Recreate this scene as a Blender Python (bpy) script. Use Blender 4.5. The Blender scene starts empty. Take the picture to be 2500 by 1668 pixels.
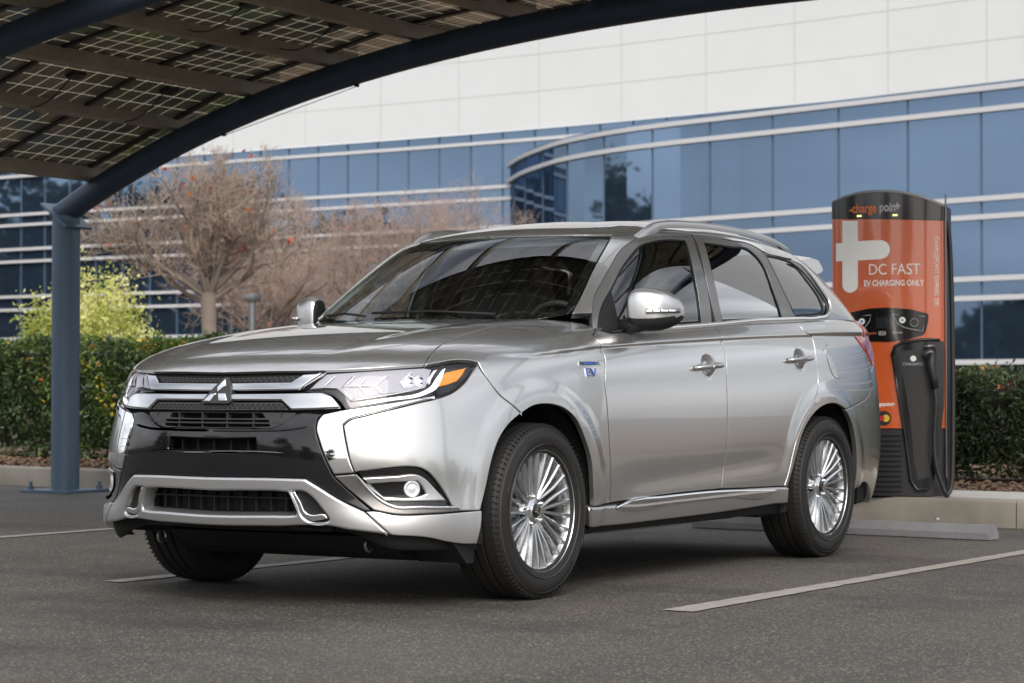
import bpy, bmesh, math, random
import numpy as np
from mathutils import Vector, Matrix
from mathutils.geometry import delaunay_2d_cdt
SC = bpy.context.scene
COL = SC.collection
# ---------- camera
cam = bpy.data.cameras.new('camera'); camo = bpy.data.objects.new('camera', cam); COL.objects.link(camo)
cam.sensor_width = 36; cam.lens = 80.8665; cam.clip_start = .1; cam.clip_end = 1500
camo.location = (7.68982, 5.57769, .822286)
camo.rotation_euler = (math.pi/2+.0205948, 0, -2.58062054-math.pi/2)
cam.dof.use_dof = True; cam.dof.focus_distance = 9.5; cam.dof.aperture_fstop = 6.0
SC.camera = camo
# ---------- sky and sun
SUN_EL, SUN_AZ = math.radians(40), math.radians(40)      # azimuth counted from +x towards +y
w = bpy.data.worlds.new('World'); SC.world = w; w.use_nodes = True
nt = w.node_tree; bg = nt.nodes['Background']; sky = nt.nodes.new('ShaderNodeTexSky'); sky.sky_type = 'NISHITA'
sky.sun_disc = False; sky.sun_elevation = SUN_EL; sky.sun_rotation = math.pi/2-SUN_AZ
sky.air_density = 1.0; sky.dust_density = 4.0; sky.ozone_density = 1.0
# thin bright overcast: a soft veil of cloud over the sky, greyer than the clear blue
hs = nt.nodes.new('ShaderNodeHueSaturation'); hs.inputs['Saturation'].default_value = .42
nt.links.new(sky.outputs[0], hs.inputs['Color'])
tc = nt.nodes.new('ShaderNodeTexCoord'); nz = nt.nodes.new('ShaderNodeTexNoise'); nz.inputs['Scale'].default_value = 2.2
nz.inputs['Detail'].default_value = 5; mp = nt.nodes.new('ShaderNodeMapping'); mp.inputs['Scale'].default_value = (1, 1, 3)
nt.links.new(tc.outputs['Generated'], mp.inputs[0]); nt.links.new(mp.outputs[0], nz.inputs[0])
cr = nt.nodes.new('ShaderNodeMapRange'); cr.inputs[1].default_value = .38; cr.inputs[2].default_value = .68
cr.inputs[3].default_value = 0.0; cr.inputs[4].default_value = .8
nt.links.new(nz.outputs[0], cr.inputs[0])
mx = nt.nodes.new('ShaderNodeMix'); mx.data_type = 'RGBA'; mx.inputs['B'].default_value = (9.5, 9.6, 10.0, 1)
nt.links.new(cr.outputs[0], mx.inputs['Factor']); nt.links.new(hs.outputs[0], mx.inputs['A'])
nt.links.new(mx.outputs['Result'], bg.inputs[0]); bg.inputs[1].default_value = .13
sl = bpy.data.lights.new('sun', 'SUN'); sl.energy = 1.4; sl.angle = math.radians(32); sl.color = (1, .95, .88)
so = bpy.data.objects.new('sun', sl); COL.objects.link(so)
sd = Vector((math.cos(SUN_EL)*math.cos(SUN_AZ), math.cos(SUN_EL)*math.sin(SUN_AZ), math.sin(SUN_EL)))
so.rotation_euler = sd.to_track_quat('Z', 'Y').to_euler(); so.location = sd*30
SC.view_settings.view_transform = 'Standard'; SC.view_settings.look = 'None'; SC.view_settings.exposure = .62
SC.view_settings.gamma = 1
try: SC.cycles.max_bounces = 10; SC.cycles.transparent_max_bounces = 16
except Exception: pass
# ---------- smooth lofted body surfaces (uniform cubic B-spline nets); x forward, y left, z up
def bs(t, n):
    t = np.clip(t, 0, n - 1 - 1e-9); i = np.floor(t).astype(int); f = t - i
    w = np.stack([(1-f)**3, 3*f**3-6*f**2+4, -3*f**3+3*f**2+3*f+1, f**3], -1) / 6
    return i, w
def pad(N):
    N = np.concatenate([2*N[:1]-N[1:2], N, 2*N[-1:]-N[-2:-1]], 0)
    return np.concatenate([2*N[:, :1]-N[:, 1:2], N, 2*N[:, -1:]-N[:, -2:-1]], 1)
def padsym(N, s0, s1):      # mirror across y=0 at the first / last station so the centre line is smooth
    m = np.array([1, -1, 1.])
    a = N[1:2]*m if s0 else 2*N[:1]-N[1:2]
    b = N[-2:-1]*m if s1 else 2*N[-1:]-N[-2:-1]
    N = np.concatenate([a, N, b], 0)
    return np.concatenate([2*N[:, :1]-N[:, 1:2], N, 2*N[:, -1:]-N[:, -2:-1]], 1)
class Loft:
    def __init__(s, D, feat=None, corr=2, k=.8):
        s.D = np.array(D, float); s.nu, s.nv = s.D.shape[:2]; s.feat = feat
        C = s.D.copy(); U, V = np.meshgrid(np.arange(s.nu), np.arange(s.nv), indexing='ij')
        for _ in range(corr):
            s.C = padsym(C, 1, 1); C = C + k*(s.D - s.raw(U, V))
        s.C = padsym(C, 1, 1)
    def raw(s, U, V):
        i, wu = bs(U, s.nu); j, wv = bs(V, s.nv); P = 0
        for a in range(4):
            for b in range(4):
                P = P + (wu[..., a]*wv[..., b])[..., None]*s.C[i+a, j+b]
        return P
    def nrm(s, f, U, V, e=.012):
        du = f(np.minimum(U+e, s.nu-1), V)-f(np.maximum(U-e, 0), V)
        dv = f(U, np.minimum(V+e, s.nv-1))-f(U, np.maximum(V-e, 0))
        n = np.cross(du, dv); return n/(np.linalg.norm(n, axis=-1, keepdims=True)+1e-12), du, dv
    def pos(s, U, V):
        P = s.raw(U, V)
        if s.feat is None: return P
        n, _, _ = s.nrm(s.raw, U, V)
        return P + n*s.feat(P)[..., None]
    def ev(s, U, V):
        U = np.asarray(U, float); V = np.asarray(V, float)
        P = s.pos(U, V); n, du, dv = s.nrm(s.pos, U, V); return P, n
def sst(a, b, x):
    t = np.clip((x-a)/(b-a), 0, 1); return t*t*(3-2*t)
RZ = .345
def feat_body(P):
    x, y, z = P[..., 0], P[..., 1], P[..., 2]
    side = sst(.60, .78, np.abs(y))
    d = 0
    for xc in (0., -2.67):
        r = np.hypot(x-xc, z-RZ)
        d = d + .011*(1-sst(.45, .53, r))*sst(.1, .3, z)*side
    # shoulder line: a soft ledge, the panel above it leans in
    zc = np.interp(x, [-3.4, -3.0, -2.5, -1.6, -.5, .0], [1.105, 1.10, 1.084, 1.046, .997, .955])
    k = sst(.35, -.35, x)*side
    d = d - .014*k*sst(.0, .065, z-zc) - .013*k*sst(.005, -.009, z-zc)*np.exp(-np.clip(zc-z, 0, 1)/.055)
    # scallop low on the doors
    zb = np.interp(x, [-2.3, -.5], [.50, .42])
    w = sst(-.5, -.85, x)*sst(-2.35, -1.9, x)
    d = d - .008*w*side*np.exp(-((z-zb)/.055)**2)
    # long crease either side of the bonnet
    yc = np.interp(x, [-.6, .1, .8], [.50, .46, .40]); hood = sst(.93, 1.0, z+0*x)*sst(-.7, -.4, x)*(1-sst(.55, .8, np.abs(y)))
    d = d + .006*hood*sst(-.05, .05, np.abs(y)-yc)*(1-sst(.08, .22, np.abs(y)-yc))
    # bumper corner: hollow round the fog lamps
    d = d - .030*np.exp(-((z-.43)/.085)**2)*np.exp(-((np.abs(y)-.66)/.14)**2)*sst(.2, .45, x)
    # hollows behind the door grips
    for hx, hz in ((-1.43, .925), (-2.395, .962)):
        r = np.sqrt(((x-hx)/.070)**2+((z-hz)/.058)**2); d = d - .019*(1-sst(.35, 1.0, r))*side
    return d
def fair(D):
    D = D.copy(); nu, nv = D.shape[:2]
    W = np.full((nu, nv, 1), .35); W[:10, 7:] = 1.; W[:, :2] = 0; W[:, -1:] = 0
    m = np.array([1, -1, 1.])
    for _ in range(25):
        E = np.concatenate([D[2:0:-1]*m, D, D[-2:-4:-1]*m], 0)
        du = E[4:]-4*E[3:-1]+6*E[2:-2]-4*E[1:-3]+E[:-4]
        dv = np.zeros_like(D); dv[:, 2:-2] = D[:, 4:]-4*D[:, 3:-1]+6*D[:, 2:-2]-4*D[:, 1:-3]+D[:, :-4]
        D = D - .02*W*(du+dv)
        D[0, :, 1] = 0; D[-1, :, 1] = 0
    return D
def body_net():
    S = []
    # nose stations: y, list of x for rows 0..12, list of z for rows
    zN = [.185, .215, .33, .46, .60, .74, .835, .905, .955]
    def nose(y, x7, hood, z=zN, yy=None):
        rows = [(x7[i], y if yy is None else yy[i], z[i]) for i in range(9)]
        return rows + hood
    S.append(nose(0, [.80, .885, .925, .945, .955, .94, .895, .855, .79], [(.60, 0, 1.005), (.32, 0, 1.05), (.0, 0, 1.09), (-.36, 0, 1.118)]))
    S.append(nose(.2, [.79, .875, .915, .935, .945, .93, .885, .845, .78], [(.59, .19, 1.003), (.31, .18, 1.048), (-.01, .17, 1.088), (-.37, .17, 1.117)]))
    S.append(nose(.38, [.755, .84, .88, .905, .912, .897, .852, .817, .75], [(.56, .355, .997), (.28, .335, 1.044), (-.03, .32, 1.086), (-.40, .32, 1.117)]))
    S.append(nose(.53, [.70, .785, .83, .853, .86, .845, .80, .765, .70], [(.51, .495, .987), (.24, .47, 1.038), (-.06, .45, 1.083), (-.44, .45, 1.117)]))
    S.append(nose(.65, [.62, .70, .745, .765, .772, .762, .728, .69, .62], [(.43, .60, .977), (.17, .575, 1.03), (-.11, .55, 1.078), (-.48, .55, 1.116)]))
    S.append(nose(.745, [.52, .595, .635, .655, .662, .655, .625, .59, .52], [(.34, .68, .972), (.10, .65, 1.022), (-.17, .625, 1.072), (-.52, .62, 1.115)],
        yy=[.72, .74, .745, .748, .75, .748, .742, .728, .705]))
    S.append(nose(.82, [.37, .44, .475, .49, .495, .49, .465, .43, .37], [(.22, .745, .975), (.02, .715, 1.02), (-.22, .69, 1.067), (-.55, .67, 1.113)],
        yy=[.80, .822, .828, .832, .835, .832, .822, .802, .778]))
    S.append(nose(.86, [.18, .24, .27, .28, .285, .28, .26, .23, .18], [(.06, .795, .985), (-.09, .768, 1.023), (-.28, .735, 1.062), (-.57, .70, 1.110)],
        z=zN[:7]+[.90, .95], yy=[.84, .862, .872, .88, .885, .882, .87, .85, .825]))
    S.append([(-.05, .84, .185), (-.05, .865, .215), (-.05, .882, .33), (-.05, .89, .46), (-.05, .893, .60), (-.05, .890, .74), (-.06, .880, .835), (-.07, .866, .905), (-.10, .848, .958),
        (-.16, .826, 1.005), (-.25, .80, 1.035), (-.38, .765, 1.062), (-.60, .72, 1.105)])
    def side(x, w=0., zr=0., yt=0., taper=0.):
        b = [( .80, .20), (.835, .225), (.872, .33), (.885, .46), (.892, .60), (.892, .74), (.886, .85), (.876, .93), (.862, .99), (.838, 1.05), (.815, 1.083), (.775, 1.10), (.70, 1.105)]
        out = []
        for i, (y, z) in enumerate(b):
            f = sst(.74, 1.05, z); out.append((x, y+w-taper*i/12, z+zr*f+(.0 if i > 2 else 0)))
        return out
    S.append(side(-.33, w=-.003, zr=-.022)); S[-1][-1] = (-.64, .735, 1.10); S[-1][-2] = (-.50, .785, 1.085)
    S[-1][-3] = (-.40, .812, 1.06)
    S.append(side(-.62, zr=-.008)); S[-1][-1] = (-.70, .75, 1.10)
    S.append(side(-1.10, zr=.018)); S.append(side(-1.60, w=.001, zr=.045)); S.append(side(-2.10, w=0, zr=.066)); S.append(side(-2.60, w=-.004, zr=.082))
    S.append(side(-3.0, w=-.012, zr=.095)); S.append(side(-3.3, w=-.035, zr=.10, taper=.02))
    def tail(w, xs):
        b = side(0, w=w, zr=.10, taper=.03); return [(xs[i], b[i][1], b[i][2]) for i in range(13)]
    S.append(tail(-.085, [-3.44, -3.50, -3.55, -3.575, -3.585, -3.56, -3.54, -3.53, -3.52, -3.50, -3.47, -3.44, -3.40]))
    S.append(tail(-.20, [-3.52, -3.58, -3.65, -3.68, -3.69, -3.665, -3.64, -3.625, -3.61, -3.59, -3.56, -3.53, -3.49]))
    def tail2(y, dx):
        b = side(0, zr=.10); xs = [-3.55, -3.61, -3.69, -3.725, -3.735, -3.71, -3.69, -3.67, -3.655, -3.63, -3.60, -3.57, -3.53]
        return [(xs[i]+dx, y, b[i][2]) for i in range(13)]
    S.append(tail2(.45, .022)); S.append(tail2(.22, .005)); S.append(tail2(0, 0))
    D = np.array(S, float)
    # bumper corner fuller low down and more swept back at lamp height
    off = np.array([.045, .05, .042, .028, .005, -.018, -.034, -.036, -.022, -.008, 0, 0, 0])
    for st, wt in ((3, .35), (4, .8), (5, 1), (6, .9), (7, .45)):
        n = {3: (.85, .5), 4: (.75, .66), 5: (.6, .8), 6: (.45, .9), 7: (.2, .98)}[st]
        D[st, :, 0] += off*wt*n[0]; D[st, :, 1] += off*wt*n[1]
    # bonnet follows one smooth crown
    xs = D[:, :, 0]; ys = D[:, :, 1]
    z0 = 1.118 - .062*(xs+.36) - .060*np.clip(xs+.36, 0, 9)**2 - .085*np.clip(xs-.45, 0, 9)**2 - .019*(ys/.6)**2 - .03*(ys/.6)**2*np.clip((xs+.36)/1.2, 0, 1)
    k = np.zeros(D.shape[:2]); k[:5, 8:] = 1; k[5, 9:] = .9; k[6, 9:] = .6; k[7, 10:] = .4
    D[:, :, 2] += k*(z0-D[:, :, 2])
    return fair(D)
def top_net():
    S = [
    [(-.30,0,1.09),(-.37,0,1.128),(-.63,0,1.305),(-.93,0,1.475),(-1.05,0,1.528),(-1.24,0,1.567),(-1.5,0,1.59),(-1.8,0,1.598)],
    [(-.33,.29,1.088),(-.40,.285,1.127),(-.655,.26,1.303),(-.95,.235,1.471),(-1.065,.225,1.521),(-1.25,.20,1.553),(-1.5,.12,1.588),(-1.8,0,1.598)],
    [(-.42,.52,1.085),(-.475,.515,1.123),(-.735,.47,1.298),(-1.01,.42,1.464),(-1.11,.405,1.512),(-1.28,.34,1.547),(-1.51,.20,1.586),(-1.8,0,1.598)],
    [(-.53,.67,1.08),(-.565,.668,1.117),(-.82,.615,1.290),(-1.075,.552,1.450),(-1.165,.53,1.498),(-1.315,.43,1.540),(-1.53,.25,1.582),(-1.82,0,1.598)],
    [(-.68,.75,1.03),(-.70,.765,1.08),(-.91,.718,1.275),(-1.13,.650,1.425),(-1.225,.605,1.487),(-1.36,.49,1.536),(-1.55,.28,1.58),(-1.85,0,1.598)],
    [(-.95,.79,1.04),(-.97,.812,1.095),(-1.12,.768,1.285),(-1.28,.695,1.435),(-1.35,.635,1.505),(-1.46,.51,1.548),(-1.62,.29,1.586),(-1.9,0,1.598)],
    [(-1.45,.79,1.06),(-1.45,.815,1.12),(-1.50,.775,1.30),(-1.56,.70,1.45),(-1.60,.635,1.520),(-1.66,.51,1.558),(-1.76,.29,1.588),(-1.98,0,1.598)],
    [(-2.0,.79,1.08),(-2.0,.815,1.14),(-2.0,.775,1.31),(-2.0,.70,1.447),(-2.0,.633,1.516),(-2.02,.51,1.553),(-2.06,.29,1.588),(-2.12,0,1.580)],
    [(-2.5,.785,1.10),(-2.49,.808,1.16),(-2.46,.765,1.315),(-2.42,.69,1.435),(-2.40,.622,1.495),(-2.37,.50,1.533),(-2.33,.29,1.557),(-2.27,0,1.586)],
    [(-2.95,.77,1.12),(-2.93,.788,1.18),(-2.86,.742,1.32),(-2.78,.665,1.415),(-2.74,.60,1.468),(-2.66,.485,1.508),(-2.54,.29,1.538),(-2.42,0,1.560)],
    [(-3.28,.78,1.14),(-3.25,.765,1.20),(-3.15,.71,1.32),(-3.05,.64,1.395),(-3.00,.575,1.440),(-2.88,.47,1.482),(-2.70,.28,1.518),(-2.54,0,1.548)],
    [(-3.46,.70,1.14),(-3.43,.68,1.20),(-3.32,.63,1.32),(-3.22,.57,1.392),(-3.14,.515,1.430),(-3.0,.42,1.468),(-2.80,.25,1.506),(-2.60,0,1.542)],
    [(-3.58,.55,1.14),(-3.55,.53,1.20),(-3.43,.49,1.32),(-3.32,.44,1.395),(-3.23,.40,1.432),(-3.07,.32,1.467),(-2.86,.19,1.503),(-2.64,0,1.538)],
    [(-3.64,.28,1.14),(-3.61,.27,1.20),(-3.48,.25,1.32),(-3.37,.22,1.398),(-3.27,.20,1.436),(-3.10,.16,1.468),(-2.89,.10,1.502),(-2.66,0,1.536)],
    [(-3.66,0,1.14),(-3.63,0,1.20),(-3.50,0,1.32),(-3.39,0,1.398),(-3.28,0,1.437),(-3.11,0,1.468),(-2.90,0,1.502),(-2.66,0,1.536)],
    ]
    D = np.array(S, float)
    dz = np.interp(D[..., 0], [-3.5, -3.25, -3.1, -2.9, -2.6, -2.2, -1.8, -1.5, -1.2], [0, .0, .04, .055, .055, .045, .027, .01, 0])
    D[..., 2] += dz*np.array([0, .05, .5, .9, 1, 1, 1, 1])
    D[10, 1:4, 0] += np.array([.02, .05, .03]); D[11, 2, 0] += .02
    D[:15, 7, 0] = np.interp(np.arange(15), [0, 4, 5, 14], [-1.66, -1.80, -1.88, -2.72]); D[:, 7, 2] = np.interp(D[:, 7, 0], [-2.75, -2.5, -2.2, -1.9, -1.66], [1.578, 1.603, 1.617, 1.620, 1.612])
    W = np.full(D.shape[:2]+(1,), .6); W[:, :2] = 0; W[:, -1:] = 0; m = np.array([1, -1, 1.])
    for _ in range(14):
        E = np.concatenate([D[2:0:-1]*m, D, D[-2:-4:-1]*m], 0)
        du = E[4:]-4*E[3:-1]+6*E[2:-2]-4*E[1:-3]+E[:-4]; dv = np.zeros_like(D); dv[:, 2:-2] = D[:, 4:]-4*D[:, 3:-1]+6*D[:, 2:-2]-4*D[:, 1:-3]+D[:, :-4]
        D = D - .02*W*(du+.4*dv); D[0, :, 1] = 0; D[-1, :, 1] = 0
    return D
BODY = Loft(body_net(), feat_body)
TOP = Loft(top_net())
SURF = {'B': BODY, 'T': TOP}
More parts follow.
